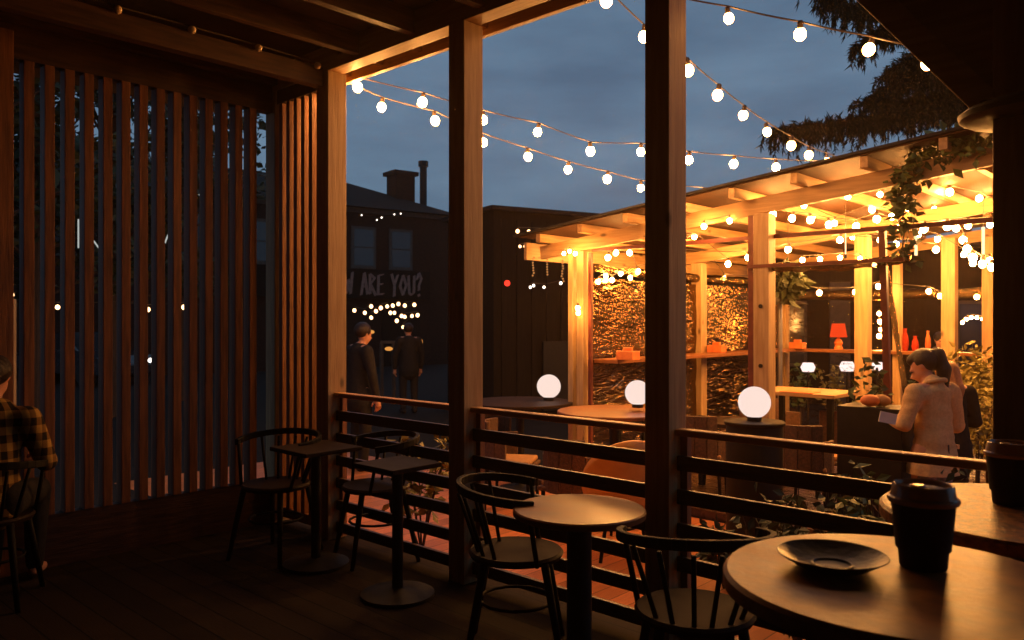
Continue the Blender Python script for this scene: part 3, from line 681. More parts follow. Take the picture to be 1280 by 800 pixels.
# counter goods
GN = 'napkin boxes on the pavilion counter'
for i, (px, py, d, lb) in enumerate([(868, 436, 10.3, 'orange napkin box on the side counter'), (997, 433, 11.4, 'orange napkin box at the counter corner'), (785, 440, 8.2, 'orange napkin box nearest the front on the counter')]):
    p = WP(px, py, d); p.x = max(p.x, XL + .2); bx = MB().box((-.10, -.07, 0), (.10, .07, .09)).box((-.05, -.02, .09), (.05, .02, .13)).build('napkin_box', M['orangebox'], bevel=.006)
    bx.location = (min(p.x, .5), min(p.y, Y1 - .25), 1.092); tag(bx, lb, 'napkin box', GN)
q = WP(1048, 435, 11.0); q = Vector((q.x, Y1 - .2, 1.091))
k = (1048 - 640) / FL; dd = (Y1 - .2) / (math.cos(TH) + math.sin(TH) * k); q = W(1048, dd, 1.091)
e = empty('table_lamp', q, 'lamp with glowing red shade on the back counter', 'lamp')
MB().lathe([(0, 0), (.06, 0), (.06, .015), (.045, .05), (.06, .09), (.04, .13), (.02, .15), (.012, .19), (0, .19)], q, 16).build('stand', M['orangebox'], e, smooth='auto')
MB().lathe([(.115, .17), (.085, .36), (.08, .36), (.11, .17)], q, 20).build('lamp_shade', M['redlamp'], e, smooth='auto')
for i, (px, h, rr, mm, lb) in enumerate([(1131, .30, .05, 'redcloth', 'tall red vase on the back counter'), (1144, .20, .045, 'redcloth', 'short red vase beside the tall one on the counter'), (1160, .27, .035, 'orangebox', 'slim orange vase on the back counter near the woman')]):
    k = (px - 640) / FL; dd = (Y1 - .2) / (math.cos(TH) + math.sin(TH) * k); q = W(px, dd, 1.091)
    v = MB().lathe([(0, 0), (rr * .7, 0), (rr, h * .3), (rr * .8, h * .65), (rr * .4, h * .85), (rr * .55, h), (rr * .4, h), (0, h * .9)], (0, 0, 0), 16).build('vase', M[mm], smooth='auto'); v.location = q; tag(v, lb, 'vase')
# white glowing lanterns behind / below the counter
GW = 'white lanterns low behind the pavilion counter'
for i, (px, py, d, s, lb) in enumerate([(768, 476, 11.2, .16, 'white lantern glowing low behind the left corner post'), (926, 463, 12.3, .15, 'white lantern behind the side counter'), (912, 464, 12.3, .08, 'small white lantern beside the larger one behind the side counter'), (1010, 459, 12.6, .14, 'white lantern behind the back counter left'),
        (1059, 458, 12.6, .15, 'white lantern behind the back counter under the red lamp'), (1097, 458, 12.6, .13, 'white lantern seen right of the inner post'), (1162, 454, 12.6, .17, 'white lantern beside the head of the woman in the blazer')]):
    p = WP(px, py, d)
    e = empty('lantern', (p.x, p.y, GZ), lb, 'lantern', GW)
    MB().lathe([(0, -s * .5), (s * .6, -s * .5), (s * .8, 0), (s * .55, s * .5), (0, s * .5)], p, 14).build('shade', M['whitelamp'], e, smooth='auto')
    MB().tube([(p.x, p.y, GZ), (p.x, p.y, p.z - s * .5)], .02, 8).build('stand', M['black'], e)
# heater hood in the pavilion
q = W(975, 10.0, GZ + .08)
e = empty('patio_heater', q, 'patio heater with flat round hood near the back corner post', 'heater')
MB().lathe([(0, 2.02), (.30, 1.93), (.34, 1.915), (.30, 1.92), (0, 1.96)], q, 28).build('hood', M['black'], e, smooth='auto')
MB().tube([q + Vector((0, 0, .3)), q + Vector((0, 0, 1.94))], .03, 10).build('pole', M['chrome'], e)
MB().lathe([(0, 0), (.2, 0), (.2, .35), (.15, .42), (0, .42)], q, 20).build('base', M['black'], e, smooth='auto')

# planter / stand in front of the woman
q = W(1101, 5.95, GZ); 
e = empty('planter', (q.x, q.y, GZ), 'tall black planter beside the woman, holding squash and ferns', 'planter')
MB().box((q.x - .26, q.y - .17, GZ + .006), (q.x + .20, q.y + .17, .86)).build('body', M['black'], e, bevel=.005)
GF = 'squashes on the black planter'
for i, (px, dx, lb) in enumerate([(1088, 0, 'orange squash left on the planter'), (1101, 0, 'yellow squash right on the planter')]):
    s = MB().ball((0, 0, .045), .06, 14, (1.2, 1, .75)).build('squash', M['orangebox'] if i == 0 else M['cushion'], smooth=True); s.location = W(px, 5.9 , .861); tag(s, lb, 'squash', GF)
cd = MB().box((-.06, -.004, -.04), (.06, .004, .035)).build('notice_card', M['white']); cd.location = WP(1110, 522, 5.62); cd.rotation_euler = (0, R(12), TH); tag(cd, 'pale card held against the planter beside the woman', 'card')

# ------------------------------------------------------------------ foliage
def leaf_mesh(name, centres, m, parent=None, size=.05, elong=1.6, droop=0.):
    vs = []; fs = []
    for c in centres:
        c = Vector(c); s = size * random.uniform(.6, 1.3)
        d = Vector((random.gauss(0, 1), random.gauss(0, 1), random.gauss(0, .6) - droop)).normalized()
        x = d.cross(Vector((random.gauss(0, 1), random.gauss(0, 1), random.gauss(0, 1)))).normalized(); n = d.cross(x)
        i = len(vs)
        vs += [c, c + d * s * elong * .45 + x * s * .42 + n * s * .12, c + d * s * elong, c + d * s * elong * .45 - x * s * .42 + n * s * .12]
        fs += [(i, i + 1, i + 2), (i, i + 2, i + 3)]
    off = wloc(parent) if parent else Vector((0, 0, 0))
    me = bpy.data.meshes.new(name); me.from_pydata([v - off for v in vs], [], fs); me.materials.append(m)
    o = bpy.data.objects.new(name, me); C.objects.link(o)
    if parent: o.parent = parent
    return o
def clump(c, r, n, sq=(1, 1, 1)):
    c = Vector(c); out = []
    for _ in range(n):
        v = Vector((random.gauss(0, 1), random.gauss(0, 1), random.gauss(0, 1))).normalized() * random.uniform(.35, 1) ** .7 * r
        out.append(c + Vector((v.x * sq[0], v.y * sq[1], v.z * sq[2])))
    return out
def plant(name, base, h, r, n, m, label, cat='plant', size=.05, group=None, nst=6):
    base = Vector(base); e = empty(name, base, label, cat, group); st = MB(); cs = []
    for i in range(nst):
        a = random.uniform(0, 6.28); t = base + Vector((math.cos(a) * r * random.uniform(.2, 1), math.sin(a) * r * random.uniform(.2, 1), h * random.uniform(.6, 1)))
        mid = base.lerp(t, .5) + Vector((0, 0, h * .1)); st.tube([base, mid, t], [.008, .006, .003], 5)
        for k in range(n // nst):
            f = random.uniform(.35, 1.05); p = base.lerp(mid, f * 2) if f < .5 else mid.lerp(t, f * 2 - 1)
            cs.append(p + Vector((random.gauss(0, .035), random.gauss(0, .035), random.gauss(0, .03))))
    st.build('stem', M['bark'], e); leaf_mesh('foliage', cs, m, e, size); return e
def tree(name, base, h, r, n, m, label, group=None, size=.14, nclump=30, low=.35):
    base = Vector(base); e = empty(name, base, label, 'tree', group); top = base + Vector((0, 0, h)); t = MB()
    t.tube([base, base + Vector((.05, .04, h * .5)), top - Vector((0, 0, h * .12))], [h * .022 + .05, h * .014 + .03, .02], 8); cs = []
    for i in range(nclump):
        a = random.uniform(0, 6.28); f = random.uniform(low, 1); rr = r * random.uniform(.2, 1) * (1.15 - abs(f - .55))
        c = base + Vector((math.cos(a) * rr, math.sin(a) * rr, h * f)); t.tube([base + Vector((0, 0, h * f * .75)), c], [.03, .008], 5)
        cs += clump(c, r * random.uniform(.22, .42), n // nclump, (1, 1, .75))
    t.build('trunk', M['bark'], e); leaf_mesh('crown', cs, m, e, size); return e

# spruce with hanging boughs behind the pavilion
def spruce(base, h, boughs, label):
    base = Vector(base); e = empty('spruce_tree', base, label, 'tree'); t = MB()
    t.tube([base, base + Vector((0, 0, h * .5)), base + Vector((.05, 0, h))], [.24, .17, .04], 10); wood = MB(); vs = []; fs = []
    def needle(p, d, s):
        x = d.cross(Vector((random.gauss(0, 1), random.gauss(0, 1), random.gauss(0, 1)))).normalized(); i = len(vs)
        vs.extend([p - x * s * .12, p + x * s * .12, p + d * s]); fs.append((i, i + 1, i + 2))
    for (path, dens, hang) in boughs:
        path = [Vector(p) for p in path]; n = len(path)
        wood.tube(path, [.05 * (1 - i / n) + .008 for i in range(n)], 6)
        for a, b in zip(path, path[1:]):
            L_ = (b - a).length; k = int(L_ * dens * 2.3)
            for _ in range(k):
                p = a.lerp(b, random.random()); ax = (b - a).normalized()
                side = Vector((random.gauss(0, 1), random.gauss(0, 1), random.gauss(0, .25))).normalized()
                ln = hang * random.uniform(.25, 1) * (1.3 if random.random() < .1 else 1)
                q0 = p; q1 = p + side * ln * .45 + ax * ln * .3 + Vector((0, 0, .04)); q2 = q1 + side * ln * .12 + Vector((0, 0, -ln * random.uniform(.4, .9)))
                m_ = int(14 + ln * 75)
                for j in range(m_):
                    f = random.random(); s = q0.lerp(q1, f * 2) if f < .5 else q1.lerp(q2, f * 2 - 1)
                    dd = ((q2 - q1) if f > .5 else (q1 - q0)).normalized()
                    d_ = (dd + Vector((random.gauss(0, .55), random.gauss(0, .55), random.gauss(0, .4) - .3))).normalized()
                    needle(s, d_, random.uniform(.06, .13))
    t.build('trunk', M['bark'], e, smooth=True); wood.build('bough', M['bark'], e)
    me = bpy.data.meshes.new('crown'); me.from_pydata([v - base for v in vs], [], fs); me.materials.append(M['needle'])
    o = bpy.data.objects.new('crown', me); C.objects.link(o); o.parent = e
SD = 11.2
tb = W(1345, 12, GZ)
def P(px, py, d=SD): return WP(px, py, d)
bo = [([P(1340, 110, 12), P(1250, 135), P(1180, 138), P(1120, 148), P(1060, 156), P(1010, 162), P(975, 166)], 75, .42),
      ([P(1340, 60, 12), P(1240, 95), P(1170, 100), P(1120, 110), P(1085, 130)], 60, .38),
      ([P(1345, 10, 12), P(1240, 40), P(1180, 55), P(1150, 70), P(1128, 85)], 65, .40),
      ([P(1345, -60, 12), P(1240, -10), P(1160, 10), P(1110, 18), P(1075, 20), P(1050, 8), P(1035, -5)], 80, .36),
      ([P(1345, -90, 12), P(1230, -60), P(1130, -38), P(1060, -25), P(1030, -20)], 70, .40),
      ([P(1345, 80, 12.2), P(1250, 112, 11.6), P(1190, 120, 11.5), P(1140, 128, 11.4), P(1110, 140, 11.4)], 70, .36), ([P(1345, 30, 12.2), P(1240, 62, 11.6), P(1160, 84, 11.5), P(1110, 96, 11.4)], 70, .38), ([P(1345, -30, 12.2), P(1230, 18, 11.6), P(1150, 35, 11.5), P(1095, 45, 11.4), P(1080, 60, 11.4)], 75, .34),
      ([P(1345, 130, 12.3), P(1300, 140, 12), P(1250, 150, 12)], 50, .4), ([P(1345, 40, 12.3), P(1420, 60, 12.5), P(1500, 90, 12)], 40, .5),
      ([P(1345, -20, 12.3), P(1420, -10, 13), P(1500, 10, 13)], 40, .5), ([P(1345, -200, 12.3), P(1260, -150, 12), P(1190, -120, 11.5)], 40, .5),
      ([P(1345, -250, 12.3), P(1400, -220, 13), P(1470, -200, 13)], 30, .5), ([P(1345, -380, 12.3), P(1290, -340, 12), P(1240, -320, 11.5)], 30, .5)]
spruce(tb, 9.5, bo, 'dark spruce with drooping boughs rising behind the pavilion')

# climbing vine on the pavilion roof
e = empty('climbing_vine', WP(1130, 205, 6.3), 'leafy vine trailing from the roof edge down past the beam', 'vine')
path = [(1240, 178), (1215, 186), (1190, 190), (1165, 196), (1145, 205), (1130, 218), (1133, 232), (1122, 246), (1135, 262), (1125, 275), (1130, 292), (1128, 310), (1134, 322)]
pw = [WP(x, y, 5.75 + .5 * min(1, (1240 - x) / 110)) for x, y in path]
MB().tube(pw, .006, 6).build('stem', M['bark'], e); cs = []
for i, (a, b) in enumerate(zip(pw, pw[1:])):
    n = 70 if i < 5 else (46 if i < 8 else 18)
    for _ in range(n):
        p = a.lerp(b, random.random()); s = .075 if i < 5 else .045; cs.append(p + Vector((random.gauss(0, s), random.gauss(0, s), random.gauss(0, s * .8) + (.03 if i < 4 else 0))))
leaf_mesh('foliage', cs, M['leaf'], e, .065, 1.3, .5)
# hanging plant in the pavilion
q = WP(985, 335, 8.3)
e = empty('hanging_plant', q, 'dark hanging plant beside the bolted post under the pavilion roof', 'plant')
leaf_mesh('foliage', clump(q - Vector((0, 0, .12)), .17, 320, (1, 1, 1.3)), M['dleaf'], e, .07, 1.8, .8)
MB().lathe([(0, -.08), (.08, -.08), (.11, .05), (0, .05)], q, 14).build('pot', M['black'], e); MB().tube([q, q + Vector((0, 0, .62))], .004, 5).build('cord', M['cable'], e)

GB = 'low plants growing between the railing and the pavilion'
low = [(1000, 5.3, .50, 'dleaf'), (1060, 5.1, .55, 'dleaf'), (1105, 4.6, .62, 'leaf'), (1085, 5.0, .5, 'yleaf'), (960, 4.75, .42, 'dleaf'), (1155, 4.4, .45, 'dleaf'), (1000, 4.3, .30, 'dleaf'), (1190, 5.0, .55, 'dleaf'), (1040, 4.6, .32, 'dleaf'), (905, 5.35, .3, 'dleaf')]
wh = ['under the right end of the handrail, far row', 'left of the planter', 'with long leaf sprays before the planter', 'with yellowish leaves at the planter foot', 'beside the orange floor patch', 'before the woman in the blazer', 'creeping along the lowest railing board', 'at the right beside the last post', 'small and dark near the railing middle', 'low beside the largest globe lamp table']
for i, ((px, d, h, mm), lb) in enumerate(zip(low, wh)):
    plant('leafy_plant', W(px, d, GZ + .006), h * 1.5, .26, 170, M[mm], 'leafy plant ' + lb, size=.06, group=GB, nst=9)
plant('leafy_plant', W(527, 6.1, GZ + .006), .95, .3, 260, M['yleaf'], 'leafy plant with lit yellow leaves behind the left railing bay', size=.06, group=GB, nst=10)
plant('leafy_plant', W(1172, 3.55, GZ + .006), 1.13, .12, 46, M['yleaf'], 'thin plant whose top leaves show above the coffee cup', size=.055, group=GB, nst=5)
for i, (px, d, h, r_, mm, lb) in enumerate([(1222, 7.6, 1.55, .45, 'yleaf', 'tall bush of lit yellow leaves at the pavilion right'), (1236, 9, 1.3, .4, 'yleaf', 'bush of yellow leaves deeper in the pavilion by the post'), (1085, 6.3, 1.45, .18, 'leaf', 'fern standing behind the black planter')]):
    e = empty('bush', W(px, d, GZ), lb, 'bush'); c = W(px, d, GZ + h * .62)
    leaf_mesh('foliage', clump(c, h * .42, 1300 if i < 2 else 260, (r_ / (h * .42), r_ / (h * .42), 1)), M[mm], e, .05)
    MB().tube([W(px, d, GZ), c], [.025, .01], 6).tube([W(px, d, GZ + .3), c + Vector((.12, .1, .1))], [.015, .006], 6).build('trunk', M['bark'], e)
for i, (px, d) in enumerate([(940, 12.4), (1000, 12.9), (1040, 12.9), (780, 11.8), (1110, 12.8), (1150, 13)]):
    plant('potted_plant', W(px, d, GZ), .95 + .1 * (i % 3), .35, 150, M['yleaf'] if i % 2 == 0 else M['leaf'], ['flowering plant behind the side counter', 'plant left behind the back counter', 'plant beneath the red lamp behind the counter', 'plant beyond the left film wall', 'plant behind the leaning red frame', 'plant behind the counter near the woman'][i], size=.07, group='plants behind the pavilion counter')

# trees behind the slatted screen and around
GTREE = 'dark trees beyond the slatted screen'
for i, (px, d, h, r_, n, lb) in enumerate([(40, 13, 8.2, 2.4, 4000, 'dark leafy tree filling the far left behind the screen'), (140, 15, 8.6, 2.0, 3400, 'dark tree in the middle behind the screen'), (228, 18, 9.0, 1.7, 2400, 'narrower dark tree behind the right half of the screen'), (-60, 11, 7.6, 2.6, 4500, 'dark tree just outside the left frame edge')]):
    tree('leafy_tree', W(px, d, GZ), h, r_, n, M['dleaf'], lb, GTREE, .15, 26, .3)

# ------------------------------------------------------------------ far buildings
def FR(a, b):
    """frame for a facade from a to b (world xy): returns place(u, out, z)"""
    a = Vector((a.x, a.y, 0)); b = Vector((b.x, b.y, 0)); u = (b - a).normalized(); n = Vector((u.y, -u.x, 0)); return u, n
A_ = W(432, 30, 0); B_ = W(562, 32.8, 0)
u, n = FR(A_, B_); LW = (B_ - A_).length
bd = empty('brick_house', (0, 0, 0), 'two-storey dark brick house with hipped roof and painted question on its shop front', 'house')
# local frame: x along facade (0 at A), -y towards us
def bb(lo, hi, name, m, parent=bd, bevel=0): return MB().box(lo, hi).build(name, M[m], parent, bevel=bevel)
ez = 5.75
bb((-16, 0, 0), (LW, 8, ez + .3), 'wall', 'brick')
hz = 7.65
rb = MB(); V = [rb.bm.verts.new(p) for p in ((-16.4, -.4, ez + .3), (LW + .4, -.4, ez + .3), (LW + .4, 8.4, ez + .3), (-16.4, 8.4, ez + .3), (-13, 4, hz + .1), (LW - 3.0, 4, hz + .1))]
for f in ((0, 1, 5, 4), (1, 2, 5), (2, 3, 4, 5), (3, 0, 4), (0, 3, 2, 1)): rb.bm.faces.new([V[i] for i in f])
rf = rb.build('roof', M['slate'], bd)
MB().box((LW - 1.6, 1.6, ez + .8), (LW - .7, 2.4, hz + .35)).box((LW - 1.72, 1.48, hz + .2), (LW - .58, 2.52, hz + .36)).build('chimney', M['brick'], rf)
MB().tube([(LW - .35, 1.5, ez + .5), (LW - .35, 1.5, hz + .75)], .15, 12).tube([(LW - .35, 1.5, hz + .62), (LW - .35, 1.5, hz + .85)], .21, 12).build('flue_pipe', M['black'], rf)
MB().tube([(1.75, 4, hz), (1.75, 4, hz + 1.5)], .025, 6).tube([(1.62, 4, hz + 1.1), (1.88, 4, hz + 1.15)], .018, 5).build('antenna', M['black'], rf)
MB().tube([(1.45, 4, hz), (1.45, 4, hz + .8), (1.7, 4, hz + .85), (1.7, 4, hz + .5)], .025, 6).build('antenna', M['black'], rf)
bb((-16.1, -.12, ez + .12), (LW + .1, -.002, ez + .295), 'cornice', 'paleframe')
for x in [.72, 2.33, -1.2, -3.2, -5.4, -7.6, -9.8, -12]:
    w = bb((x - .52, -.06, 3.75), (x + .52, -.002, 5.35), 'window', 'paleframe')
    bb((x - .40, -.075, 3.87), (x + .40, -.062, 4.53), 'pane', 'glass', w); bb((x - .40, -.075, 4.58), (x + .40, -.062, 5.23), 'pane', 'glass', w)
# shop front : dark sign board with hand-drawn letters
bb((-6, -.22, 2.62), (3.55, -.002, 3.72), 'sign_board', 'render_dark')
G_ = {'H': [[(0, 0), (0, 1)], [(.6, 0), (.6, 1)], [(0, .5), (.6, .45)]], 'O': [[(.3, 0), (.0, .45), (.3, 1), (.62, .5), (.3, 0)]],
      'W': [[(0, 1), (.18, 0), (.36, .7), (.55, 0), (.72, 1.05)]], 'A': [[(0, -.05), (.3, 1.05), (.6, 0)], [(.12, .35), (.5, .38)]],
      'R': [[(.02, 0), (.0, 1)], [(0, 1), (.45, .8), (.05, .5), (.55, -.05)]], 'E': [[(.5, 1), (.05, .95), (0, 0), (.5, .02)], [(0, .5), (.42, .52)]],
      'Y': [[(0, 1.05), (.3, .5), (.62, 1.0)], [(.3, .5), (.26, -.08)]], 'U': [[(0, 1), (.08, .1), (.3, 0), (.55, .12), (.6, 1)]], '?': [[(.02, .8), (.25, 1.15), (.5, .85), (.25, .5), (.25, .25)], [(.22, .05), (.28, -.05)]]}
x = -.90; SC = .76; z0 = 2.78
for chh in 'HOW ARE YOU?':
    if chh == ' ': x += .26; continue
    lt = MB(); w_ = max(p[0] for s in G_[chh] for p in s) * SC * .58
    for s in G_[chh]:
        for off in (-.028, .03):
            ps = [Vector((x + px_ * SC * .58 + off, -.25, z0 + pz_ * SC + off * .5)) for px_, pz_ in s]
            for a, b in zip(ps, ps[1:]): lt.bar(a, b + (b - a).normalized() * .01, .042, .04, (0, 1, 0))
    lt.build('letter', M['letter'], bd)
    x += w_ + .10
# open shop front below with lit bulbs
bb((-1.5, -.05, 0), (.1 - .3, -.003, 2.2), 'shop_window', 'glass'); bb((1.5, -.05, 0), (3.2, -.003, 2.1), 'shop_door', 'render_dark')
bd.location = Vector((A_.x, A_.y, GZ)) ; bd.rotation_euler = (0, 0, math.atan2(u.y, u.x))
for o in bd.children_recursive:
    pass

# bulbs under the sign (a bar front)
fb = [(443, 388), (456, 391), (464, 383), (464, 397), (470, 389), (476, 385), (484, 383), (488, 391), (491, 382), (493, 391), (498, 380), (502, 395), (506, 382), (518, 381), (496, 401), (506, 396), (515, 395), (522, 394), (504, 409)]
string_light('cluster of bulbs hanging at the bar front below the painted question', [WP(x, y, 24) for x, y in fb], 'bulb_far', .052, group='distant bulbs', cable=.006, sock=False)
string_light('faint bulbs before the upper windows of the brick house', [WP(x, y, 26) for x, y in ((452, 269), (471, 275), (477, 272), (493, 268), (501, 267))], 'bulb_farw', .022, group='distant bulbs', cable=.003, sock=False)
string_light('row of orange bulbs along the dark building left of the pavilion', [WP(x, 289 + i * .4, 12.5) for i, x in enumerate((647, 661, 672, 680, 688, 697, 705, 712, 720))], 'bulb_far', .028, group='distant bulbs', cable=.004, sock=False)
string_light('short row of orange bulbs beneath the longer one on the dark building', [WP(x, 308, 12.6) for x in (650, 656, 661)], 'bulb_far', .022, group='distant bulbs', cable=.004, sock=False)
string_light('white bulbs glimmering on the dark building', [WP(x, y, 13) for x, y in ((663, 359), (667, 357), (680, 359), (701, 354))], 'bulb_farw', .022, group='distant bulbs', cable=.003, sock=False)
string_light('bulb string over the street behind the tall screen', [WP(x, y, 14) for x, y in ((10, 380), (50, 382), (72, 384), (128, 384), (149, 383), (185, 387), (230, 384), (262, 389))], 'bulb_far', .04, group='distant bulbs', cable=.006, sock=False)
rs = MB().ball((0, 0, 0), .05, 10).build('signal_light', M['redspot'], smooth=True); rs.location = WP(634, 354, 13.2); tag(rs, 'tiny red signal light on the dark building', 'light')

# dark clad building
a_ = W(617, 14.5, 0); b_ = W(745, 15.6, 0); u2, n2 = FR(a_, b_); ln = (b_ - a_).length
e = empty('clad_building', (0, 0, 0), 'low dark flat-roofed building left of the pavilion', 'building')
H2 = EYE - GZ + .137 * 14.5
MB().box((0, 0, 0), (ln + 5, 2.0, H2)).build('wall', M['render_dark'], e)
MB().box((-.1, -.12, H2 + .002), (ln + 5.1, 2.1, H2 + .08)).build('roof', M['slate'], e)
MB().lathe([(.06, 0), (.06, .18), (.15, .2), (.15, .26), (.0, .33)], (-.02 + .1, 1.2, H2 + .08), 14).build('roof_vent', M['black'], e, smooth='auto')
m_ = MB(); x = .15
while x < ln + 4.8: m_.box((x, -.04, 0), (x + .1, -.002, H2 - .15)); x += .32
m_.build('cladding_rib', M['render_dark'], e)
MB().box((1.0, -.10, .1), (2.2, -.043, 1.4)).build('door', M['black'], e)
e.location = (a_.x, a_.y, GZ); e.rotation_euler = (0, 0, math.atan2(u2.y, u2.x))
# buildings beyond the pavilion
a_ = W(930, 17.5, 0)
e = empty('rear_building', (0, 0, 0), 'dark building behind the pavilion with one pale pillar', 'building')
MB().box((0, 0, 0), (14, 6, 3.3)).build('wall', M['render_dark'], e)
MB().box((1.75, -.15, 0), (2.15, -.003, 2.6)).build('pillar', M['paleframe'], e)
for x in (.5, 4.2, 6.2): 
    w = MB().box((x, -.05, .8), (x + .8, -.003, 2.2)).build('window', M['paleframe'], e); MB().box((x + .07, -.065, .87), (x + .73, -.052, 2.13)).build('pane', M['glass'] if x != 6.2 else M['winlit'], w)
MB().box((-.2, -.3, 3.3), (14.2, 6.2, 3.4)).build('roof', M['slate'], e)
e.location = (a_.x, a_.y, GZ); e.rotation_euler = (0, 0, R(30))
# row of dark houses behind the screen side street
a_ = W(-420, 30, 0)
e = empty('street_house', (0, 0, 0), 'long low dark house across the street behind the screen', 'house')
MB().box((0, 0, 0), (17, 7, 5.2)).build('wall', M['brick'], e)
MB().prism([(-.4, 5.2), (7.4, 5.2), (3.5, 7.3)], 0, -.3, 17.3).build('roof', M['slate'], e)
for x in range(1, 16, 3):
    for z in (1.0, 3.4): 
        w = MB().box((x, -.05, z), (x + 1, -.003, z + 1.4)).build('window', M['paleframe'], e); MB().box((x + .08, -.065, z + .08), (x + .92, -.052, z + 1.32)).build('pane', M['glass'], w)
e.location = (a_.x, a_.y, GZ); e.rotation_euler = (0, 0, R(55))

# white light tubes in the tree
GL = 'thin light tubes hanging in the tree behind the screen'
for i, (x0, y0_, x1, y1_, lb) in enumerate([(171, 204, 171, 220, 'short light tube highest in the tree'), (171, 226, 170, 236, 'faint light tube piece under the highest one'), (98, 274, 98, 310, 'longest upright light tube at the left'), (127, 282, 127, 299, 'short upright light tube left of centre'), (117, 301, 128, 316, 'light tube tilted down to the right'),
        (170, 286, 169, 317, 'upright light tube under the highest pair'), (212, 289, 206, 304, 'light tube leaning like a slash at the right'), (249, 243, 254, 249, 'tiny tilted light tube at the far right')]):
    t = MB().tube([WP(x0, y0_, 12), WP(x1, y1_, 12)], .011, 6).build('light_tube', M['tube']); tag(t, lb, 'light tube', GL)
# parked car with headlights
def car(p, rz, label):
    e = empty('parked_car', (0, 0, 0), label, 'car')
    body = [(-2.1, .35), (-2.15, .75), (-1.9, .95), (-1.1, 1.0), (.9, .95), (1.9, .82), (2.12, .6), (2.1, .3), (-2.0, .28)]
    MB().prism(body, 1, -.85, .85).build('body', M['carpaint'], e, bevel=.05)
    MB().prism([(-1.5, .96), (-1.0, 1.42), (.1, 1.45), (.85, .93)], 1, -.74, .74).build('cabin', M['glass'], e, bevel=.04)
    for x in (-1.3, 1.3):
        for y_ in (-.8, .8):
            w = MB().lathe([(.33, -.1), (.33, .1), (.2, .11), (0, .11)], n=20).xf(Matrix.Translation((x, y_, .33)) @ Matrix.Rotation(R(90) * (1 if y_ < 0 else -1), 4, 'X')).build('wheel', M['rubber'], e)
    for y_ in (-.62, .62): MB().ball((2.08, y_, .66), .09, 12, (.5, 1.2, .8)).build('headlight', M['headlight'], e, smooth=True)
    e.location = p; e.rotation_euler = (0, 0, rz); return e
cp = W(107, 23, GZ)
car(cp, math.atan2(-cp.y, -cp.x) + R(32), 'dark car with both headlights on beyond the slatted screen')
gl = empty('street_post', W(13, 9.5, GZ), 'post lit orange at the far left edge behind the screen', 'post')
MB().box(tuple(W(13, 9.5, GZ) - Vector((.05, .05, 0))), tuple(W(13, 9.5, 1.75) + Vector((.05, .05, 0)))).build('shaft', M['pine'], gl, bevel=.004)
MB().ball(W(13, 9.5, 1.80), .04, 10).build('cap_light', M['bulb_far'], gl, smooth=True)

# ------------------------------------------------------------------ people
def remesh(caps, voxel, smooth=6):
    """one continuous surface grown round tapered limbs"""
    b = MB()
    for c in caps:
        if len(c) == 2: b.ball(c[0], 1, 16, c[1]); continue
        p0, p1, r0, r1 = c[:4]; p0 = Vector(p0); p1 = Vector(p1); sq = c[4] if len(c) > 4 else 1
        t = MB(); n = 6; ps = []; rs = []
        d = p1 - p0; L_ = max(d.length, 1e-4); dn = d / L_
        for i in range(4): a = R(90) * (1 - i / 3.); ps.append(p0 - dn * r0 * math.sin(a)); rs.append(max(.001, r0 * math.cos(a)))
        for i in range(1, 4): a = R(90) * i / 3.; ps.append(p1 + dn * r1 * math.sin(a)); rs.append(max(.001, r1 * math.cos(a)))
        t.tube(ps, rs, 14)
        if sq != 1:
            c0 = (p0 + p1) / 2; t.xf(Matrix.Translation(c0) @ Matrix.Diagonal((1, sq, 1, 1)) @ Matrix.Translation(-c0))
        me = bpy.data.meshes.new('t'); t.bm.to_mesh(me); t.bm.free(); b.bm.from_mesh(me); bpy.data.meshes.remove(me)
    bmesh.ops.recalc_face_normals(b.bm, faces=b.bm.faces)
    me = bpy.data.meshes.new('tmp'); b.bm.to_mesh(me); b.bm.free(); o = bpy.data.objects.new('tmp', me); C.objects.link(o)
    m1 = o.modifiers.new('r', 'REMESH'); m1.mode = 'VOXEL'; m1.voxel_size = voxel
    m2 = o.modifiers.new('s', 'SMOOTH'); m2.iterations = smooth; m2.factor = .5
    dg = bpy.context.evaluated_depsgraph_get(); dg.update(); ev = o.evaluated_get(dg); out = bpy.data.meshes.new_from_object(ev)
    bpy.data.objects.remove(o); bpy.data.meshes.remove(me); return out
def meshobj(name, me, m, parent):
    me.name = name; me.materials.clear(); me.materials.append(m); me.shade_smooth(); o = bpy.data.objects.new(name, me); C.objects.link(o); o.parent = parent; return o
def hand(me, wrist, dirv, nrm, side, curl=.5):
    """palm and five bent fingers joined onto a body mesh"""
    d = Vector(dirv).normalized(); n = Vector(nrm).normalized(); s = d.cross(n).normalized() * side; w = Vector(wrist); b = MB(); b.bm.from_mesh(me)
    b.tube([w - d * .01, w + d * .03, w + d * .075, w + d * .088], [.024, .032, .034, .02], 12)
    for i, ln in enumerate((.068, .076, .070, .056)):
        o = s * ((i - 1.5) * .019); p = w + d * .072 + o; a = p + (d * math.cos(curl * .5) + n * math.sin(curl * .5)) * ln * .45
        b2 = a + (d * math.cos(curl * 1.3) + n * math.sin(curl * 1.3)) * ln * .33; c = b2 + (d * math.cos(curl * 2) + n * math.sin(curl * 2)) * ln * .24; b.tube([p, a, b2, c], [.0095, .009, .008, .006], 8)
    p = w + d * .02 - s * .028; a = p + (d * .5 - s * .8 + n * .3).normalized() * .034; c = a + (d * .9 - s * .2 + n * .4).normalized() * .032; b.tube([p, a, c], [.012, .0105, .008], 8)
    b.bm.to_mesh(me); b.bm.free()
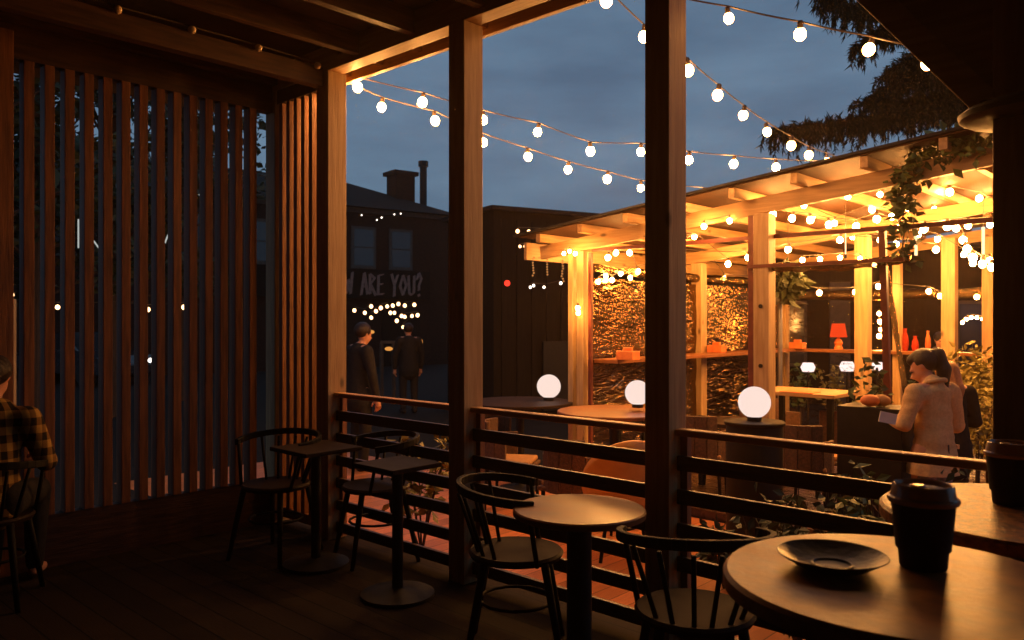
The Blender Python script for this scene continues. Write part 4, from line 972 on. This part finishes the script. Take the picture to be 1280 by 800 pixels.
def head_caps(c, f, r=.095, tilt=0):
    """c centre of head, f facing unit (in local xy), tilt: how far the face looks down"""
    c = Vector(c); f = Vector(f).normalized(); up = Vector((0, 0, 1)); F = (f * math.cos(tilt) - up * math.sin(tilt)); U = (up * math.cos(tilt) + f * math.sin(tilt)); S = F.cross(U)
    return [((c + U * .03 - F * .012), (.076, .088, .088)), ((c - U * .03 + F * .02), (.064, .068, .075)),
            (c - U * .085 + F * .055, c - U * .06 + F * .06, .026, .03), (c - U * .02 + F * .09, c - U * .036 + F * .106, .009, .014),
            (c - U * .052 + F * .088 - S * .018, c - U * .052 + F * .088 + S * .018, .008, .008), (c + U * .012 + F * .082 - S * .035, c + U * .012 + F * .082 + S * .035, .011, .011),
            (c + S * .075 - U * .01, c + S * .078 + U * .012, .012, .014), (c - S * .075 - U * .01, c - S * .078 + U * .012, .012, .014)], F, U, S
def eyes(c, F, U, S, parent):
    for s in (-1, 1): MB().ball(c + F * .082 + S * .03 * s - U * .002, .0085, 10).build('eye', M['glass'], parent, smooth=True)

# woman in the blazer: local x right, y forward
root = empty('person', (0, 0, 0), 'woman with dark ponytail in a beige blazer, head bent over the planter', 'person')
hc = Vector((.0, .085, 1.455)); hcaps, F, U, S = head_caps(hc, (-.85, 1, 0), tilt=R(30))
legs = lambda: [((.09, 0, .86), (.10, .02, .48), .085, .055), ((.10, .02, .48), (.10, -.01, .09), .052, .036), ((.10, -.02, .05), (.105, .13, .03), .036, .028),
                ((-.09, 0, .86), (-.10, .03, .48), .085, .055), ((-.10, .03, .48), (-.10, 0, .09), .052, .036), ((-.10, 0, .05), (-.115, .15, .03), .036, .028)]
torso = [((0, 0, .90), (0, -.01, 1.0), .14, .12, .72), ((0, -.01, 1.0), (0, 0, 1.24), .11, .135, .72), ((-.13, .0, 1.29), (.13, .0, 1.29), .06, .06), ((0, .0, 1.28), (0, .055, 1.40), .05, .045)]
armL = [((-.17, 0, 1.29), (-.235, .03, 1.06), .046, .038), ((-.235, .03, 1.06), (-.22, .27, 1.09), .036, .024)]
armR = [((.17, 0, 1.29), (.22, -.01, 1.03), .046, .038), ((.22, -.01, 1.03), (.10, .22, 1.0), .036, .024)]
me = remesh(legs() + torso + armL + armR + hcaps, .011, 5)
hand(me, (-.22, .28, 1.09), (0.02, 1, .15), (0.3, 0, -1), 1, .55); hand(me, (.095, .225, 1.0), (-.5, .8, .05), (-.2, 0, -1), -1, .7)
body = meshobj('body', me, M['skin'], root); eyes(hc, F, U, S, root)
bl = [((0, 0, .70), (0, -.01, 1.0), .195, .150, .80), ((0, -.01, 1.0), (0, 0, 1.22), .138, .148, .76), ((-.128, -.0, 1.27), (.128, .0, 1.27), .074, .074), ((0, -.02, 1.31), (0, .0, 1.345), .07, .062),
      ((-.17, 0, 1.28), (-.24, .03, 1.06), .070, .060), ((-.24, .03, 1.06), (-.225, .235, 1.085), .058, .046), ((.17, 0, 1.28), (.23, -.01, 1.03), .070, .060), ((.23, -.01, 1.03), (.125, .19, 1.0), .058, .046)]
me = remesh(bl, .012, 4)
b = MB(); b.bm.from_mesh(me); geom = b.bm.verts[:] + b.bm.edges[:] + b.bm.faces[:]
bmesh.ops.bisect_plane(b.bm, geom=geom, plane_co=(0, 0, .70), plane_no=(0, 0, 1), clear_inner=True)
for v in b.bm.verts:       # drape: folds in the cloth
    v.co += Vector((v.co.x, v.co.y, 0)).normalized() * (.014 * noise.noise(Vector((v.co.x * 13, v.co.y * 13, v.co.z * 4))) + .008 * noise.noise(Vector((v.co.x * 8, v.co.y * 8 + 3, v.co.z * 22))) + .012 * max(0, .95 - v.co.z))
b.bm.to_mesh(me); b.bm.free()
blz = meshobj('blazer', me, M['fabric'], root)
MB().box((.165, -.06, .87), (.192, .06, .90)).xf(Matrix.Identity(4)).build('pocket_flap', M['fabric'], blz)
MB().bar((0, -.135, .71), (0, -.128, .92), .008, .008).build('back_vent', M['greycloth'], blz)
meshobj('trousers', remesh([((.075, 0, .76), (.09, .02, .48), .088, .08), ((.09, .02, .48), (.10, -.01, .08), .078, .072), ((-.075, 0, .76), (-.09, .03, .48), .088, .08), ((-.09, .03, .48), (-.10, 0, .08), .078, .072), ((-.05, 0, .80), (.05, 0, .80), .095, .095, .8)], .015), M['jeans'], root)
meshobj('shoe', remesh([((.10, -.04, .045), (.105, .15, .035), .045, .037)], .01), M['white'], root)
meshobj('shoe', remesh([((-.10, -.02, .045), (-.118, .17, .035), .045, .037)], .01), M['white'], root)
hb = hc - F * .012 + U * .035
meshobj('hair', remesh([((hb - F * .022), (.090, .093, .092)), (hb - F * .09 + U * .02, hb - F * .125 + U * .0, .035, .04), (hb - F * .125, hb - F * .165 - Vector((0, 0, .13)), .044, .050),
        (hb - F * .165 - Vector((0, 0, .13)), hb - F * .150 - Vector((0, 0, .42)), .052, .020), (hb + U * .03 - F * .0, hb + U * .035 + F * .045, .066, .045)], .009, 3), M['hair'], root)
wp = W(1166, 5.72, GZ + .006)
MB().tube([(.075 * math.cos(R(a)), -.012 + .07 * math.sin(R(a)), 1.352 - .02 * math.sin(R(a))) for a in range(-200, 21, 20)], .016, 8).build('collar', M['fabric'], blz, smooth=True)
root.location = wp; root.rotation_euler = (0, 0, TH + R(22))
# companion behind her
root = empty('person', (0, 0, 0), 'fair-haired person in dark clothes half hidden behind the woman in the blazer', 'person')
hc = Vector((0, .05, 1.42)); hcaps, F, U, S = head_caps(hc, (0, 1, 0), tilt=R(22))
me = remesh(legs() + torso + armL + armR + hcaps, .013, 5); hand(me, (-.22, .28, 1.09), (0, 1, .1), (0, 0, -1), 1); hand(me, (.095, .225, 1.0), (-.5, .8, .05), (-.2, 0, -1), -1, .7)
meshobj('body', me, M['skin'], root); eyes(hc, F, U, S, root)
meshobj('jacket', remesh(bl, .015, 4), M['darkcloth'], root)
meshobj('trousers', remesh([((.09, 0, .82), (.10, .02, .48), .10, .075), ((.10, .02, .48), (.10, -.01, .08), .072, .06), ((-.09, 0, .82), (-.10, .03, .48), .10, .075), ((-.10, .03, .48), (-.10, 0, .08), .072, .06), ((-.06, 0, .84), (.06, 0, .84), .12, .12, .8)], .015), M['darkcloth'], root)
hb = hc + U * .035
meshobj('hair', remesh([((hb - F * .02), (.094, .098, .095)), (hb - F * .05, hb - F * .12 - Vector((0, 0, .18)), .085, .085), (hb - F * .12 - Vector((0, 0, .18)), hb - F * .13 - Vector((0, 0, .38)), .085, .03)], .011, 3), M['blond'], root)
root.location = W(1188, 6.5, GZ + .006); root.rotation_euler = (0, 0, TH + R(8)); root.scale = (.94, .94, .94)

def seated(label, p, rz, top, scale=1, sh=.45, hairm='hair', back=0):
    root = empty('person', (0, 0, 0), label, 'person')
    hc = Vector((0, .07, sh + .74)); hcaps, F, U, S = head_caps(hc, (.1, 1, 0), tilt=R(15))
    leg = [((.09, .02, sh + .09), (.11, .42, sh + .06), .085, .06), ((.11, .42, sh + .05), (.11, .38, .09), .055, .038), ((.11, .37, .05), (.115, .52, .035), .036, .03),
           ((-.09, .02, sh + .09), (-.11, .42, sh + .06), .085, .06), ((-.11, .42, sh + .05), (-.11, .38, .09), .055, .038), ((-.11, .37, .05), (-.115, .52, .035), .036, .03)]
    tor = [((0, 0, sh + .1), (0, .0, sh + .25), .13, .12, .8), ((0, 0, sh + .25), (0, .03, sh + .48), .12, .14, .75), ((-.14, .02, sh + .53), (.14, .02, sh + .53), .06, .06), ((0, .03, sh + .55), (0, .06, sh + .68), .052, .048)]
    ar = [((.18, .02, sh + .53), (.25, .08, sh + .28), .048, .038), ((.25, .08, sh + .28), (.15, .33, sh + .28), .036, .025), ((-.18, .02, sh + .53), (-.25, .08, sh + .28), .048, .038), ((-.25, .08, sh + .28), (-.15, .33, sh + .28), .036, .025)]
    me = remesh(leg + tor + ar + hcaps, .013, 5); hand(me, (.15, .34, sh + .28), (-.3, 1, 0), (0, 0, -1), -1); hand(me, (-.15, .34, sh + .28), (.3, 1, 0), (0, 0, -1), 1)
    meshobj('body', me, M['skin'], root); eyes(hc, F, U, S, root)
    meshobj('shirt', remesh([((0, 0, sh + .08), (0, .0, sh + .25), .165, .15, .85), ((0, 0, sh + .25), (0, .03, sh + .48), .15, .165, .8), ((-.14, .02, sh + .52), (.14, .02, sh + .52), .078, .078),
        ((.18, .02, sh + .52), (.25, .08, sh + .28), .07, .062), ((.25, .08, sh + .28), (.17, .29, sh + .28), .058, .045), ((-.18, .02, sh + .52), (-.25, .08, sh + .28), .07, .062), ((-.25, .08, sh + .28), (-.17, .29, sh + .28), .058, .045)], .013, 4), M[top], root)
    meshobj('trousers', remesh([((.09, .02, sh + .09), (.11, .42, sh + .06), .10, .08), ((.11, .42, sh + .05), (.11, .38, .1), .075, .055), ((-.09, .02, sh + .09), (-.11, .42, sh + .06), .10, .08), ((-.11, .42, sh + .05), (-.11, .38, .1), .075, .055), ((-.06, 0, sh + .1), (.06, 0, sh + .1), .13, .13, .9)], .015), M['darkcloth'], root)
    hb = hc + U * .035; meshobj('hair', remesh([((hb - F * .018), (.092, .096, .092)), (hb - F * .05, hb - F * .06 - U * .07, .07, .06)], .011, 3), M[hairm], root)
    root.location = p; root.rotation_euler = (0, 0, rz); return root
p_ = W(-14, 4.25, 0)
seated('man in a yellow and black checked shirt sitting at the left edge', p_, TH + R(15), 'plaid')
o = copy_tree(ch); place(o, p_ - Vector((0, 0, 0)), TH + R(15), 'bentwood armchair under the man in the checked shirt', GC)
p_ = W(1172, 12.6, GZ + .0)
seated('guest in grey seated beyond the back counter of the pavilion', p_ + Vector((0, 0, .30)), TH + R(180), 'greycloth')
st_ = empty('bar_stool', p_, 'bar stool carrying the guest in grey beyond the counter', 'stool')
MB().lathe([(0, .75), (.18, .75), (.19, .73), (.17, .71), (0, .71)], p_, 20).build('seat', M['table3'], st_); MB().lathe([(.03, .71), (.03, .04), (.2, .02), (.2, 0), (0, 0)], p_, 16).build('pedestal', M['black'], st_)
def standing(label, p, rz, top, sc=1.08):
    root = empty('person', (0, 0, 0), label, 'person')
    hc = Vector((0, .05, 1.46)); hcaps, F, U, S = head_caps(hc, (0, 1, 0), tilt=R(10))
    aD = [((.17, 0, 1.29), (.24, .02, 1.02), .046, .038), ((.24, .02, 1.02), (.23, .08, .78), .036, .025), ((-.17, 0, 1.29), (-.24, .02, 1.02), .046, .038), ((-.24, .02, 1.02), (-.23, .08, .78), .036, .025)]
    me = remesh(legs() + torso + aD + hcaps, .016, 4); hand(me, (.23, .085, .77), (0, .15, -1), (-1, 0, 0), 1); hand(me, (-.23, .085, .77), (0, .15, -1), (1, 0, 0), 1)
    meshobj('body', me, M['skin'], root)
    meshobj('jacket', remesh([((0, 0, .76), (0, -.01, 1.0), .19, .155, .82), ((0, -.01, 1.0), (0, 0, 1.22), .145, .155, .78), ((-.135, 0, 1.27), (.135, 0, 1.27), .075, .075), ((.17, 0, 1.28), (.245, .02, 1.02), .068, .058), ((.245, .02, 1.02), (.235, .075, .8), .055, .045), ((-.17, 0, 1.28), (-.245, .02, 1.02), .068, .058), ((-.245, .02, 1.02), (-.235, .075, .8), .055, .045)], .016), M[top], root)
    meshobj('trousers', remesh([((.09, 0, .82), (.10, .02, .48), .10, .075), ((.10, .02, .48), (.10, -.01, .08), .072, .06), ((-.09, 0, .82), (-.10, .03, .48), .10, .075), ((-.10, .03, .48), (-.10, 0, .08), .072, .06), ((-.06, 0, .84), (.06, 0, .84), .12, .12, .8)], .018), M['darkcloth'], root)
    meshobj('hair', remesh([((hc + U * .035 - F * .018), (.092, .096, .092))], .013, 3), M['hair'], root)
    for sx in (-1, 1): meshobj('shoe', remesh([((sx * .10, -.04, .045), (sx * .11, .15, .04), .05, .042)], .014), M['darkcloth'], root)
    root.location = p; root.rotation_euler = (0, 0, rz); root.scale = (sc, sc, sc); return root
standing('person in dark clothes standing just beyond the left railing bay', W(449, 9.6, GZ), TH + R(-50), 'darkcloth', 1.12)
standing('pale figure standing far off near the bar front', W(511, 15.5, GZ), TH + R(20), 'darkcloth', 1.1)
# door frame near the pale figure
q = W(486, 17, GZ)
e = empty('doorway_stand', q, 'pale thin portal frame standing before the bar front', 'frame')
MB().bar(W(477, 17, GZ), W(477, 17, 1.0), .06, .06, (0, 1, 0)).build('upright', M['paleframe'], e); MB().bar(W(492, 17, GZ), W(492, 17, 1.0), .06, .06, (0, 1, 0)).build('upright', M['paleframe'], e)
MB().bar(W(475, 17, 1.03), W(494, 17, 1.03), .06, .06).build('lintel', M['paleframe'], e)
GLN = 'small orange lamps near the bar front'
for i, (px, py, lb) in enumerate([(463, 415, 'flat orange lamp behind the dark figure'), (486, 436, 'orange lamp on top of the portal frame'), (526, 428, 'small orange lamp right of the pale figure')]):
    l = MB().ball((0, 0, 0), .06, 10, (1.4, 1.4, .7) if i < 2 else (.7, .7, 1.3)).build('small_lamp', emitter('small lamp glow', (1, .4, .08), .8), smooth=True); l.location = WP(px, py, 16.5); tag(l, lb, 'lamp', GLN)

# ------------------------------------------------------------------ haze volume added to imitate bulb glow and lift the darks
hz_ = MB().box((-60, -5, GZ - 1.0), (20, 60, 13)).build('haze', M['glass']); hz_['kind'] = 'stuff'
hm = bpy.data.materials.new('haze'); hm.use_nodes = True; hn = hm.node_tree; hn.nodes.clear()
pv_ = hn.nodes.new('ShaderNodeVolumePrincipled'); pv_.inputs['Color'].default_value = (1, .72, .5, 1); pv_.inputs['Density'].default_value = .0013; pv_.inputs['Anisotropy'].default_value = .8
ho = hn.nodes.new('ShaderNodeOutputMaterial'); hn.links.new(pv_.outputs[0], ho.inputs['Volume']); hz_.data.materials.clear(); hz_.data.materials.append(hm)
